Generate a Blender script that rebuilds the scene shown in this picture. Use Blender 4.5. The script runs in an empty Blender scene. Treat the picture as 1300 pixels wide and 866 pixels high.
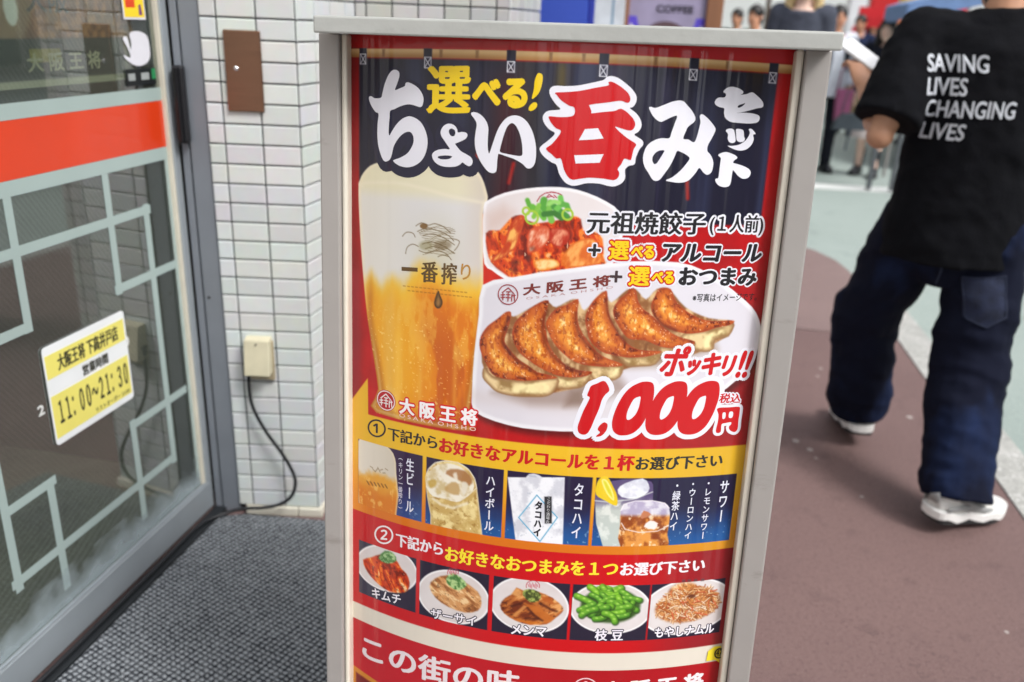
import bpy, bmesh, math, random
import numpy as np
from mathutils import Vector, Matrix
from mathutils.geometry import tessellate_polygon

scene = bpy.context.scene
COL = scene.collection
R_ = math.radians
random.seed(7)

# ------------------------------------------------------------------ camera
FPX, PITCH, ROLL, EYE = 1080.0, R_(20.6), R_(2.4), 1.42      # focal length in px of a 1300 px wide frame
_fw = np.array([0, math.cos(PITCH), -math.sin(PITCH)])
_rt = np.array([1.0, 0, 0]); _up = np.cross(_rt, _fw)
CR = math.cos(ROLL) * _rt + math.sin(ROLL) * _up
CU = -math.sin(ROLL) * _rt + math.cos(ROLL) * _up
CF = _fw
CAM = np.array([0, 0, EYE])
cam = bpy.data.cameras.new('camera')
cam.sensor_width = 36.0
cam.lens = FPX / 1300.0 * 36.0
cam.clip_start, cam.clip_end = 0.05, 2000.0
cam.dof.use_dof = True
cam.dof.focus_distance = 1.19
cam.dof.aperture_fstop = 3.3
camo = bpy.data.objects.new('camera', cam)
COL.objects.link(camo)
camo.matrix_world = Matrix(((CR[0], CU[0], -CF[0], 0), (CR[1], CU[1], -CF[1], 0), (CR[2], CU[2], -CF[2], EYE), (0, 0, 0, 1)))
scene.camera = camo

# ------------------------------------------------------------------ light
SUN_EL, SUN_AZ = R_(50), R_(130)          # azimuth from +Y towards +X: off to the right, over the road
w = bpy.data.worlds.new('World'); scene.world = w; w.use_nodes = True
nt = w.node_tree
bg = nt.nodes['Background']
sky = nt.nodes.new('ShaderNodeTexSky'); sky.sky_type = 'NISHITA'; sky.sun_disc = False
sky.sun_elevation = SUN_EL; sky.sun_rotation = SUN_AZ; sky.air_density = 1.0; sky.dust_density = 4.0; sky.ozone_density = 1.0
hs = nt.nodes.new('ShaderNodeHueSaturation'); hs.inputs['Saturation'].default_value = 0.30
nt.links.new(sky.outputs[0], hs.inputs['Color']); nt.links.new(hs.outputs[0], bg.inputs['Color'])
bg.inputs['Strength'].default_value = 0.15
sl = bpy.data.lights.new('sun', 'SUN'); sl.energy = 1.6; sl.angle = R_(16); sl.color = (1, 0.985, 0.96)
so = bpy.data.objects.new('sun', sl); COL.objects.link(so)
sd_ = Vector((math.sin(SUN_AZ) * math.cos(SUN_EL), math.cos(SUN_AZ) * math.cos(SUN_EL), math.sin(SUN_EL)))
so.rotation_euler = (-sd_).to_track_quat('-Z', 'Y').to_euler()
so.location = (0, -4, 8)
scene.view_settings.view_transform = 'Standard'
scene.view_settings.look = 'None'
scene.view_settings.exposure = 0.62
scene.view_settings.gamma = 1.0
scene.cycles.use_denoising = True
scene.cycles.max_bounces = 8
scene.cycles.transparent_max_bounces = 16

# ------------------------------------------------------------------ survey: photo reading -> metres
def ray(x, y):
    d = CF * FPX + CR * (x - 650) - CU * (y - 433)
    return d / np.linalg.norm(d)
def on_ground(x, y, z=0.0):
    d = ray(x, y); t = (z - EYE) / d[2]; return CAM + t * d
def on_plane(x, y, p0, n):
    d = ray(x, y); t = ((np.array(p0) - CAM) @ n) / (d @ n); return CAM + t * d
def at(x, y, dist):                       # point seen at (x, y) that lies `dist` metres ahead (world +Y)
    d = ray(x, y); return CAM + d * (dist / d[1])

# ------------------------------------------------------------------ small tools
def srgb(c):
    c = np.asarray(c, float) / 255.0
    return np.where(c <= 0.04045, c / 12.92, ((c + 0.055) / 1.055) ** 2.4)
def lin(*c):
    return tuple(float(v) for v in srgb(c)) + (1.0,)

def mat(name, col, rough=0.6, metal=0.0, var=0.10, scale=12.0, bump=0.0, bscale=60.0, spec=0.5, coat=0.0, coat_r=0.1, stretch=None, grime=0.0):
    """Principled material; col is an sRGB triple; a noise texture varies its value and bumps it."""
    m = bpy.data.materials.new(name); m.use_nodes = True
    n, l = m.node_tree.nodes, m.node_tree.links
    b = n['Principled BSDF']
    b.inputs['Roughness'].default_value = rough; b.inputs['Metallic'].default_value = metal
    b.inputs['Specular IOR Level'].default_value = spec
    b.inputs['Coat Weight'].default_value = coat; b.inputs['Coat Roughness'].default_value = coat_r
    tc = n.new('ShaderNodeTexCoord'); src = tc.outputs['Object']
    if stretch:
        mp = n.new('ShaderNodeMapping'); mp.inputs['Scale'].default_value = stretch
        l.new(src, mp.inputs['Vector']); src = mp.outputs['Vector']
    nz = n.new('ShaderNodeTexNoise'); nz.inputs['Scale'].default_value = scale; nz.inputs['Detail'].default_value = 6
    l.new(src, nz.inputs['Vector'])
    mx = n.new('ShaderNodeMix'); mx.data_type = 'RGBA'
    base = np.array(lin(*col)[:3])
    mx.inputs['A'].default_value = tuple(base * (1 - var)) + (1,)
    mx.inputs['B'].default_value = tuple(np.minimum(base * (1 + var), 1)) + (1,)
    cr = n.new('ShaderNodeMapRange'); cr.inputs['From Min'].default_value = 0.3; cr.inputs['From Max'].default_value = 0.7
    l.new(nz.outputs['Fac'], cr.inputs['Value']); l.new(cr.outputs['Result'], mx.inputs['Factor'])
    out = mx.outputs['Result']
    if grime:
        gz = n.new('ShaderNodeTexNoise'); gz.inputs['Scale'].default_value = 22; gz.inputs['Detail'].default_value = 9; gz.inputs['Roughness'].default_value = .7
        gp = n.new('ShaderNodeMapping'); gp.inputs['Scale'].default_value = (.35, 1, 1); l.new(tc.outputs['Object'], gp.inputs['Vector']); l.new(gp.outputs['Vector'], gz.inputs['Vector'])
        gr = n.new('ShaderNodeMapRange'); gr.inputs['From Min'].default_value = .60; gr.inputs['From Max'].default_value = .74; gr.inputs['To Max'].default_value = grime; l.new(gz.outputs['Fac'], gr.inputs['Value'])
        gx = n.new('ShaderNodeMix'); gx.data_type = 'RGBA'; gx.inputs['B'].default_value = lin(92, 84, 74); l.new(gr.outputs['Result'], gx.inputs['Factor']); l.new(out, gx.inputs['A']); out = gx.outputs['Result']
    l.new(out, b.inputs['Base Color'])
    if bump:
        bz = n.new('ShaderNodeTexNoise'); bz.inputs['Scale'].default_value = bscale; bz.inputs['Detail'].default_value = 5
        l.new(src, bz.inputs['Vector'])
        bp = n.new('ShaderNodeBump'); bp.inputs['Strength'].default_value = bump; bp.inputs['Distance'].default_value = 0.01
        l.new(bz.outputs['Fac'], bp.inputs['Height']); l.new(bp.outputs['Normal'], b.inputs['Normal'])
    return m

def link_obj(name, me, m=None, parent=None, smooth=False):
    if m is not None and len(me.materials) == 0:
        me.materials.append(m)
    o = bpy.data.objects.new(name, me); COL.objects.link(o)
    if parent is not None: o.parent = parent
    if smooth and len(me.polygons):
        me.polygons.foreach_set('use_smooth', np.ones(len(me.polygons), bool))
    return o
def tag(o, label=None, cat=None, group=None, kind=None):
    if label: o['label'] = label
    if cat: o['category'] = cat
    if group: o['group'] = group
    if kind: o['kind'] = kind
    return o
def empty(name, loc=(0, 0, 0), rz=0.0):
    o = bpy.data.objects.new(name, None); COL.objects.link(o)
    o.location = tuple(loc); o.rotation_euler = (0, 0, rz); o.empty_display_size = 0.1
    return o
def bevel(o, wdt=0.003, seg=2):
    md = o.modifiers.new('bevel', 'BEVEL'); md.width = wdt; md.segments = seg; md.limit_method = 'ANGLE'; md.angle_limit = R_(40)
    return o

class MB:
    """collects boxes, tubes, prisms ... and links them as one mesh"""
    def __init__(s): s.v = []; s.f = []
    def add(s, vs, fs):
        k = len(s.v); s.v += [tuple(map(float, p)) for p in vs]; s.f += [tuple(i + k for i in f) for f in fs]; return s
    def box(s, x0, x1, y0, y1, z0, z1, M=None):
        vs = [(x, y, z) for z in (z0, z1) for y in (y0, y1) for x in (x0, x1)]
        if M is not None: vs = [tuple(M @ Vector(p)) for p in vs]
        return s.add(vs, [(0, 2, 3, 1), (4, 5, 7, 6), (0, 1, 5, 4), (2, 6, 7, 3), (0, 4, 6, 2), (1, 3, 7, 5)])
    def tube(s, pts, r, n=10, side=None, caps=True):
        """pts: list of points; r: radius, list of radii or list of (a, b) with a along `side`"""
        pts = [Vector(p) for p in pts]; N = len(pts)
        rr = [r] * N if not isinstance(r, (list, tuple)) else list(r)
        rr = [(q, q) if not isinstance(q, (list, tuple)) else q for q in rr]
        ref = Vector(side) if side is not None else None
        k = len(s.v); prev = None
        for i, p in enumerate(pts):
            t = (pts[min(i + 1, N - 1)] - pts[max(i - 1, 0)]).normalized()
            if ref is not None: a = ref - t * ref.dot(t)
            elif prev is None:
                q = Vector((0, 0, 1)) if abs(t.z) < 0.9 else Vector((1, 0, 0)); a = q - t * q.dot(t)
            else: a = prev - t * prev.dot(t)
            a.normalize(); prev = a; b = t.cross(a)
            for j in range(n):
                th = 2 * math.pi * j / n
                q = p + a * (rr[i][0] * math.cos(th)) + b * (rr[i][1] * math.sin(th)); s.v.append(tuple(q))
        for i in range(N - 1):
            for j in range(n):
                j2 = (j + 1) % n
                s.f.append((k + i * n + j, k + i * n + j2, k + (i + 1) * n + j2, k + (i + 1) * n + j))
        if caps:
            s.f.append(tuple(k + j for j in reversed(range(n)))); s.f.append(tuple(k + (N - 1) * n + j for j in range(n)))
        return s
    def ball(s, c, r, nu=14, nv=9, M=None):
        rx, ry, rz = r if isinstance(r, (list, tuple)) else (r, r, r)
        k = len(s.v); vs = []
        for i in range(1, nv):
            ph = math.pi * i / nv
            for j in range(nu):
                th = 2 * math.pi * j / nu
                vs.append(Vector((rx * math.sin(ph) * math.cos(th), ry * math.sin(ph) * math.sin(th), rz * math.cos(ph))))
        vs += [Vector((0, 0, rz)), Vector((0, 0, -rz))]
        if M is not None: vs = [M @ q for q in vs]
        s.v += [tuple(Vector(c) + q) for q in vs]
        for i in range(nv - 2):
            for j in range(nu):
                j2 = (j + 1) % nu
                s.f.append((k + i * nu + j, k + (i + 1) * nu + j, k + (i + 1) * nu + j2, k + i * nu + j2))
        t = k + (nv - 1) * nu
        for j in range(nu):
            j2 = (j + 1) % nu
            s.f.append((t, k + j, k + j2)); s.f.append((t + 1, k + (nv - 2) * nu + j2, k + (nv - 2) * nu + j))
        return s
    def prism(s, poly, t0, t1, fr):
        """poly of (a, b) extruded from depth t0 to t1; fr(a, b, t) -> point"""
        n = len(poly); tri = tessellate_polygon([[Vector((a, b, 0)) for a, b in poly]])
        vs = [fr(a, b, t0) for a, b in poly] + [fr(a, b, t1) for a, b in poly]
        fs = [t for t in tri] + [tuple(i + n for i in reversed(t)) for t in tri]
        fs += [(i, (i + 1) % n, (i + 1) % n + n, i + n) for i in range(n)]
        return s.add(vs, fs)
    def mesh(s, name='m'):
        me = bpy.data.meshes.new(name); me.from_pydata(s.v, [], s.f); me.update()
        bm = bmesh.new(); bm.from_mesh(me); bmesh.ops.recalc_face_normals(bm, faces=bm.faces); bm.to_mesh(me); bm.free()
        return me
    def build(s, name, m, parent=None, smooth=False, bev=0):
        o = link_obj(name, s.mesh(name), m, parent, smooth)
        if bev: bevel(o, bev)
        return o

def fuse(mb, voxel, smooth=6, fac=0.5):
    """union of overlapping closed shapes into one continuous surface"""
    me = mb.mesh('tmp'); o = bpy.data.objects.new('tmp', me); COL.objects.link(o)
    md = o.modifiers.new('r', 'REMESH'); md.mode = 'VOXEL'; md.voxel_size = voxel
    if smooth:
        ms = o.modifiers.new('s', 'SMOOTH'); ms.factor = fac; ms.iterations = smooth
    bpy.context.view_layer.update()
    out = bpy.data.meshes.new_from_object(o.evaluated_get(bpy.context.evaluated_depsgraph_get()))
    bpy.data.objects.remove(o); bpy.data.meshes.remove(me)
    out.polygons.foreach_set('use_smooth', np.ones(len(out.polygons), bool))
    return out

_glyphs = {}
def glyph(text, spacing=1.0):
    """flat outline of a piece of writing: (verts Nx2, faces)"""
    key = (text, spacing)
    if key not in _glyphs:
        c = bpy.data.curves.new('t', 'FONT'); c.body = text; c.resolution_u = 4; c.space_character = spacing
        o = bpy.data.objects.new('t', c); COL.objects.link(o); bpy.context.view_layer.update()
        me = bpy.data.meshes.new_from_object(o.evaluated_get(bpy.context.evaluated_depsgraph_get()))
        v = np.zeros(len(me.vertices) * 3); me.vertices.foreach_get('co', v)
        _glyphs[key] = (v.reshape(-1, 3)[:, :2].copy(), [tuple(p.vertices) for p in me.polygons])
        bpy.data.objects.remove(o); bpy.data.curves.remove(c); bpy.data.meshes.remove(me)
    return _glyphs[key]
def fit_box(text, spacing=1.0):
    v, f = glyph(text, spacing)
    lo, hi = v.min(0), v.max(0)
    return (v - lo) / (hi - lo), f
def spread(v, f, rx, ry, n):
    """copies of a flat outline shifted round an ellipse: a bolder stroke; returns verts Nx2, faces, layer index per vert"""
    if n == 0: return v, f, np.zeros(len(v))
    vs, fs, ls = [], [], []
    for k in range(n + 1):
        off = np.array([0, 0]) if k == n else np.array([rx * math.cos(2 * math.pi * k / n), ry * math.sin(2 * math.pi * k / n)])
        b = sum(len(q) for q in vs)
        vs.append(v + off); fs += [tuple(i + b for i in q) for q in f]; ls.append(np.full(len(v), k))
    return np.concatenate(vs), fs, np.concatenate(ls)

# ================================================================== THE SIGNBOARD
SW = 0.58; SAG = 0.07316                       # poster width, bulge of its curved front
S_O = np.array([0.05262, 1.15874, 1.40562]); _y, _t, _r = -0.124333, 0.102752, 0.009020
_U = np.array([math.cos(_y), math.sin(_y), 0]); _N = np.array([math.sin(_y), -math.cos(_y), 0]); _Z = np.array([0, 0, 1.0])
_V1 = math.cos(_t) * _Z - math.sin(_t) * _N; S_N = math.cos(_t) * _N + math.sin(_t) * _Z
S_U = math.cos(_r) * _U + math.sin(_r) * _V1; S_V = -math.sin(_r) * _U + math.cos(_r) * _V1
S_H = S_O[2] / S_V[2]                          # sign's height from the pavement up to the poster's top edge
S_B = S_O - S_V * S_H
def bulge(u): return SAG * (1 - (2 * np.asarray(u) / SW) ** 2)
def mm(pts):
    """photo readings (N,2) -> metres on the poster: u from its middle, v down from its top edge"""
    p = np.atleast_2d(np.asarray(pts, float))
    d = CF * FPX + np.outer(p[:, 0] - 650, CR) - np.outer(p[:, 1] - 433, CU)
    d /= np.linalg.norm(d, axis=1)[:, None]
    du, dn, dv = d @ S_U, d @ S_N, d @ S_V
    c = CAM - S_O; cu, cn, cv = c @ S_U, c @ S_N, c @ S_V
    t = -cn / dn
    for _ in range(30):
        u = cu + t * du
        f = cn + t * dn - bulge(u); fp = dn + SAG * 8 * u / SW ** 2 * du
        t = t - f / fp
    return np.stack([cu + t * du, -(cv + t * dv)], 1)
def sl_(x, y, wd):
    """same, for a flat face wd in front of the sign's frame plane"""
    d = ray(x, y); c = CAM - S_O; t = (wd - c @ S_N) / (d @ S_N)
    return cu_(c, d, t)
def cu_(c, d, t): q = c + t * d; return q @ S_U, -(q @ S_V)
def S3(u, v, wd): return (float(u), float(-wd), float(S_H - v))     # sign-local point

sign = bpy.data.objects.new('signboard', None); COL.objects.link(sign)
sign.matrix_world = Matrix(((S_U[0], -S_N[0], S_V[0], S_B[0]), (S_U[1], -S_N[1], S_V[1], S_B[1]), (S_U[2], -S_N[2], S_V[2], S_B[2]), (0, 0, 0, 1)))
tag(sign, 'tall grey framed signboard with curved red poster of beer and dumplings on pavement', 'signboard')

def print_material(name, col=None, gloss=0.65):
    """ink under glossy film; the film has soft vertical waves"""
    m = bpy.data.materials.new(name); m.use_nodes = True
    n, l = m.node_tree.nodes, m.node_tree.links; b = n['Principled BSDF']
    b.inputs['Roughness'].default_value = 0.55; b.inputs['Specular IOR Level'].default_value = 0.2
    b.inputs['Coat Weight'].default_value = gloss; b.inputs['Coat Roughness'].default_value = 0.12; b.inputs['Coat IOR'].default_value = 1.58
    if col is None:
        a = n.new('ShaderNodeAttribute'); a.attribute_name = 'ink'; l.new(a.outputs['Color'], b.inputs['Base Color'])
    else:
        b.inputs['Base Color'].default_value = lin(*col)
    tc = n.new('ShaderNodeTexCoord'); mp = n.new('ShaderNodeMapping'); mp.inputs['Scale'].default_value = (26, 0.2, 1.3)
    l.new(tc.outputs['Object'], mp.inputs['Vector'])
    nz = n.new('ShaderNodeTexNoise'); nz.inputs['Scale'].default_value = 1.0; nz.inputs['Detail'].default_value = 2
    l.new(mp.outputs['Vector'], nz.inputs['Vector'])
    bp = n.new('ShaderNodeBump'); bp.inputs['Strength'].default_value = 1.0; bp.inputs['Distance'].default_value = 0.014
    l.new(nz.outputs['Fac'], bp.inputs['Height']); l.new(bp.outputs['Normal'], b.inputs['Coat Normal'])
    return m

# ---------------------------------------------------------------- the printed poster (1 mm grid of ink colours)
NU, NV = 581, 1001
gu = np.linspace(-0.29, 0.29, NU); gv = np.linspace(0, 1.0, NV)
GU, GV = np.meshgrid(gu, gv)
INK = np.zeros((NV, NU, 3))

def lattice(ix, iy, seed):
    h = (ix.astype(np.int64) * 374761393 + iy.astype(np.int64) * 668265263 + seed * 974711) & 0x7fffffff
    h = (h ^ (h >> 13)) * 1274126177 & 0x7fffffff
    return ((h ^ (h >> 16)) & 0xffff) / 65535.0
def vnoise(x, y, seed):
    ix, iy = np.floor(x), np.floor(y); fx, fy = x - ix, y - iy
    fx = fx * fx * (3 - 2 * fx); fy = fy * fy * (3 - 2 * fy)
    a = lattice(ix, iy, seed); b = lattice(ix + 1, iy, seed); c = lattice(ix, iy + 1, seed); d = lattice(ix + 1, iy + 1, seed)
    return (a * (1 - fx) + b * fx) * (1 - fy) + (c * (1 - fx) + d * fx) * fy
def fbm(x, y, seed, oc=4):
    s, a, t = 0, 0.5, 0
    for k in range(oc):
        s = s + a * vnoise(x * 2 ** k, y * 2 ** k, seed + k * 17); t += a; a *= 0.55
    return s / t
def smooth_poly(pts, sub=5):
    p = np.asarray(pts, float); n = len(p); out = []
    for i in range(n):
        a, b, c, d = p[i - 1], p[i], p[(i + 1) % n], p[(i + 2) % n]
        for k in range(sub):
            t = k / sub
            out.append(0.5 * ((2 * b) + (-a + c) * t + (2 * a - 5 * b + 4 * c - d) * t * t + (-a + 3 * b - 3 * c + d) * t ** 3))
    return np.array(out)
def zoomed(ox, oy, sc, pts): return np.asarray(pts, float) / sc + np.array([ox, oy])
def C(*rgb): return np.array(rgb, float)
def mixc(a, b, t): return np.asarray(a) * (1 - t)[..., None] + np.asarray(b) * t[..., None]
def ss(a, b, x): t = np.clip((x - a) / (b - a), 0, 1); return t * t * (3 - 2 * t)
def sub_grid(poly, pad):
    lo, hi = poly.min(0) - pad, poly.max(0) + pad
    j0, j1 = np.searchsorted(gu, lo[0]), np.searchsorted(gu, hi[0]); i0, i1 = np.searchsorted(gv, lo[1]), np.searchsorted(gv, hi[1])
    return slice(i0, i1), slice(j0, j1)
def sdist(poly, X, Y):
    """signed distance to a closed polygon, positive inside"""
    d2 = np.full(X.shape, 1e9); ins = np.zeros(X.shape, bool); n = len(poly)
    for i in range(n):
        x0, y0 = poly[i]; x1, y1 = poly[(i + 1) % n]; ex, ey = x1 - x0, y1 - y0
        L = ex * ex + ey * ey + 1e-14
        t = np.clip(((X - x0) * ex + (Y - y0) * ey) / L, 0, 1)
        d2 = np.minimum(d2, (X - x0 - t * ex) ** 2 + (Y - y0 - t * ey) ** 2)
        if y0 != y1:
            ins ^= ((y0 > Y) != (y1 > Y)) & (X < ex * (Y - y0) / (y1 - y0) + x0)
    d = np.sqrt(d2); return np.where(ins, d, -d)
def paint_uv(poly, col, soft=0.0008, alpha=1.0):
    s = sub_grid(poly, soft * 2 + 0.001); X, Y = GU[s], GV[s]
    if X.size == 0: return
    d = sdist(poly, X, Y); a = ss(-soft, soft, d) * alpha
    c = col(X, Y, d) if callable(col) else np.broadcast_to(np.asarray(col, float), X.shape + (3,))
    if isinstance(c, tuple): c, a2 = c; a = a * a2
    INK[s] = INK[s] * (1 - a[..., None]) + c * a[..., None]
def paint(pts, col, soft=0.0008, alpha=1.0, smooth=0):
    """pts in photo readings"""
    p = np.asarray(pts, float)
    if smooth: p = smooth_poly(p, smooth)
    paint_uv(mm(p), col, soft, alpha)
def rect_uv(u0, u1, v0, v1, col, soft=0.0006, alpha=1.0):
    paint_uv(np.array([(u0, v0), (u1, v0), (u1, v1), (u0, v1)]), col, soft, alpha)
def stroke_uv(pts, wd, col, soft=0.0005, alpha=1.0):
    p = np.asarray(pts, float); s = sub_grid(p, wd + soft * 2 + 0.001); X, Y = GU[s], GV[s]
    if X.size == 0: return
    d2 = np.full(X.shape, 1e9)
    for (x0, y0), (x1, y1) in zip(p[:-1], p[1:]):
        ex, ey = x1 - x0, y1 - y0; t = np.clip(((X - x0) * ex + (Y - y0) * ey) / (ex * ex + ey * ey + 1e-14), 0, 1)
        d2 = np.minimum(d2, (X - x0 - t * ex) ** 2 + (Y - y0 - t * ey) ** 2)
    d = wd / 2 - np.sqrt(d2); a = ss(-soft, soft, d) * alpha
    INK[s] = INK[s] * (1 - a[..., None]) + np.asarray(col, float) * a[..., None]
def stroke(pts, wd, col, soft=0.0005, alpha=1.0): stroke_uv(mm(pts), wd, col, soft, alpha)
def ell_uv(c, rx, ry, rot=0.0, n=40):
    t = np.linspace(0, 2 * math.pi, n, endpoint=False); x, y = rx * np.cos(t), ry * np.sin(t)
    return np.stack([c[0] + x * math.cos(rot) - y * math.sin(rot), c[1] + x * math.sin(rot) + y * math.cos(rot)], 1)
def ell(cx, cy, rx, ry, n=40):
    t = np.linspace(0, 2 * math.pi, n, endpoint=False); return np.stack([cx + rx * np.cos(t), cy + ry * np.sin(t)], 1)
rng = np.random.RandomState(11)

# backdrop reds
F1 = fbm(GU * 14, GV * 14, 3); F2 = fbm(GU * 40, GV * 30, 9)
base = mixc(C(160, 4, 12), C(196, 14, 20), F1)
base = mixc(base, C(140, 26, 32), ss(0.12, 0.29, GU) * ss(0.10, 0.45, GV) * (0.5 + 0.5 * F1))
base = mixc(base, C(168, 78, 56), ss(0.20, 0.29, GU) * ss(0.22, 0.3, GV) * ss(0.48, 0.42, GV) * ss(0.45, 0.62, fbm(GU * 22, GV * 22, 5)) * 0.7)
base = mixc(base, C(224, 70, 6), np.exp(-((GU + 0.10) / 0.07) ** 2 - ((GV - 0.24) / 0.06) ** 2))
base = mixc(base, C(214, 58, 6), np.exp(-((GU + 0.11) / 0.05) ** 2 - ((GV - 0.37) / 0.05) ** 2))
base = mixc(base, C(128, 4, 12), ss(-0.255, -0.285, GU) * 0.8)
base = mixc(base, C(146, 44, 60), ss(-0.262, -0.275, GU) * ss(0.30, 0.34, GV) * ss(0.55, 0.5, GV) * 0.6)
base = base * (0.90 + 0.2 * F2)[..., None]
INK[:] = base
rect_uv(-0.30, 0.30, -0.01, 0.0245, lambda X, Y, d: mixc(C(168, 0, 10), C(192, 26, 36), ss(-0.1, 0.25, X)))
# noren: pole, navy cloth with folds, tabs
def noren(X, Y, d):
    f = fbm(X * 38, Y * 1.5, 21); g = fbm(X * 90, Y * 2.0, 25)
    c = mixc(C(20, 18, 40), C(44, 50, 78), ss(0.42, 0.75, f) * 0.8)
    c = mixc(c, C(46, 44, 46), np.exp(-((X - (-0.035 + (Y - 0.1) * 0.10)) / 0.016) ** 2) * 0.75)
    c = mixc(c, C(92, 74, 12), np.exp(-((X - 0.004) / 0.008) ** 2) * ss(0.02, 0.05, Y) * ss(0.12, 0.06, Y) * 0.7)
    c = mixc(c, C(66, 8, 22), np.exp(-((X + 0.062) / 0.02) ** 2) * ss(0.03, 0.08, Y) * 0.75)
    c = mixc(c, C(62, 56, 84), ss(0.6, 0.85, g) * 0.4)
    return mixc(c, C(58, 46, 66), np.exp(-((X - 0.07) / 0.012) ** 2) * 0.4)
vN = 0.226
uL = float(mm([(456, 120)])[0, 0]); uR = float(mm([(986, 110)])[0, 0])
rect_uv(uL, uR, 0.038, vN, noren, soft=0.0022)
for a, b in (((598, 226), (606, 196)), ((873, 252), (872, 226)), ((646, 232), (652, 208))):
    stroke([a, b], 0.0045, C(170, 24, 18), 0.0025, 0.85)
rect_uv(-0.30, 0.30, 0.0262, 0.0370, lambda X, Y, d: mixc(C(222, 188, 134), C(168, 120, 66), ss(0.0275, 0.0365, Y)), soft=0.0009)
for x in (487, 560, 606, 742, 834, 926, 700):
    u = float(mm([(x, 60)])[0, 0]); rect_uv(u - 0.002, u + 0.002, 0.0268, 0.0365, C(120, 82, 46), 0.0015, 0.7)
for x, y in ((461, 75), (543, 79.5), (648.5, 85), (766, 90), (880, 95), (981, 99)):
    u, v = mm([(x, y)])[0]
    rect_uv(u - 0.0058, u + 0.0058, 0.0255, v, C(26, 24, 48), 0.0008)
    a, b = 0.0044, 0.0062
    for q in ([(u - a, v - b), (u + a, v - b), (u + a, v + b), (u - a, v + b), (u - a, v - b)], [(u - a, v - b), (u + a, v + b)], [(u + a, v - b), (u - a, v + b)]):
        stroke_uv(q, 0.0011, C(214, 214, 224), 0.0005)

# ---- beer glass
beer = np.array([(455, 242), (457, 228), (464, 216), (475, 208), (497, 204), (540, 208), (580, 207), (602, 214), (612, 226), (618, 244), (619, 254), (613, 272),
                 (613.5, 330), (613, 380), (609, 430), (603, 480), (597, 520), (596, 548), (478, 524), (480, 494), (472, 440), (466, 400), (461, 350), (457, 295)])
bu0, bu1 = mm([(466, 400)])[0, 0], mm([(611, 400)])[0, 0]
def beer_col(X, Y, d):
    t = (X - bu0) / (bu1 - bu0)
    n1 = fbm(X * 30, Y * 9, 31); n2 = fbm(X * 70, Y * 24, 33, 5)
    foam = mixc(C(222, 219, 212), C(216, 215, 216), ss(0.1, 0.5, t)); foam = mixc(foam, C(228, 220, 180), ss(.222, .20, Y) * .7)
    foam = mixc(foam, C(196, 188, 150), np.exp(-((t - 0.62) / 0.2) ** 2) * ss(0.2, 0.3, Y) * 0.5)
    foam = mixc(foam, C(206, 194, 184), ss(0.75, 1.0, t) * 0.7)
    amber = mixc(C(234, 164, 30), C(218, 118, 8), ss(0.2, 0.8, t + (n1 - .5) * .5))
    amber = mixc(amber, C(190, 86, 8), ss(0.52, 0.62, n1) * ss(0.40, 0.60, t) * ss(0.33, 0.42, Y) * 0.8)
    amber = mixc(amber, C(240, 190, 86), ss(0.56, 0.72, n2) * 0.45)
    amber = mixc(amber, C(232, 186, 96), np.exp(-((t - 0.22) / 0.06) ** 2) * 0.5 + np.exp(-((t - 0.5) / 0.02) ** 2) * ss(0.42, 0.46, Y) * 0.35)
    amber = mixc(amber, C(172, 92, 22), np.exp(-((t - 0.03) / 0.03) ** 2) * 0.5 + np.exp(-((t - 0.99) / 0.03) ** 2) * 0.3)
    c = mixc(foam, C(236, 186, 52), ss(0.290, 0.328, Y + (n1 - .5) * .05 - 0.02 * ss(.5, 0, t)))
    c = mixc(c, amber, ss(0.318, 0.362, Y + (n1 - .5) * .05))
    c = mixc(c, C(150, 70, 8), ss(0.016, 0.004, d) * ss(0.36, 0.44, Y) * 0.55)
    c = mixc(c, C(252, 226, 150), ss(0.84, 0.92, vnoise(X * 420, Y * 420, 37)) * ss(0.34, 0.40, Y) * 0.55)
    c = mixc(c, C(250, 206, 96), np.exp(-((t - 0.30) / 0.035) ** 2) * ss(0.36, 0.42, Y) * 0.45 + np.exp(-((t - 0.80) / 0.02) ** 2) * ss(0.36, 0.42, Y) * 0.3)
    c = mixc(c, C(238, 226, 196), ss(0.007, 0.0, d) * ss(0.42, 0.30, Y) * 0.7)
    c = mixc(c, C(224, 196, 140), np.exp(-((d - 0.004) / 0.0025) ** 2) * ss(0.38, 0.44, Y) * 0.5)
    return c
paint(beer, beer_col, soft=0.0012, smooth=3)
stroke(smooth_poly([(460, 236), (500, 232), (540, 240), (575, 250), (613, 258)], 4)[:-4][:17], 0.004, C(236, 228, 206), 0.003, 0.6)
# foam's curl, emblem on the glass, maker's lettering strokes
BR = C(88, 66, 30)
for q in ([(528, 287), (535, 283), (544, 286), (552, 284), (563, 288), (572, 296)], [(530, 294), (541, 290), (556, 293), (569, 299), (576, 306)], [(537, 299), (550, 297), (565, 303), (577, 311)],
          [(511, 300), (516, 295), (524, 296), (527, 301)], [(515, 322), (517, 314), (524, 310), (531, 313)], [(532, 318), (541, 321), (554, 318), (566, 322), (573, 330)],
          [(536, 310), (548, 307), (560, 311), (570, 317), (577, 322)], [(556, 326), (562, 324), (570, 326)], [(574, 303), (583, 306), (581, 313), (577, 318)], [(540, 316), (551, 313), (564, 317)]):
    stroke(smooth_poly(q + q[::-1][1:-1], 3)[:3 * (len(q) - 1) + 1], 0.0011, BR, 0.0006, 0.75)
for i in range(16):
    y = 288 + i * 2.3; x0 = 541 - 9 * math.sin(i * .42) - (4 if i > 8 else 0); x1 = 572 + 6 * math.sin(i * .5)
    stroke([(x0 + (x1 - x0) * k / 6, y + 1.3 * math.sin(k * 1.4 + i)) for k in range(7)], 0.0008, BR, 0.0005, 0.55)
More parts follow.
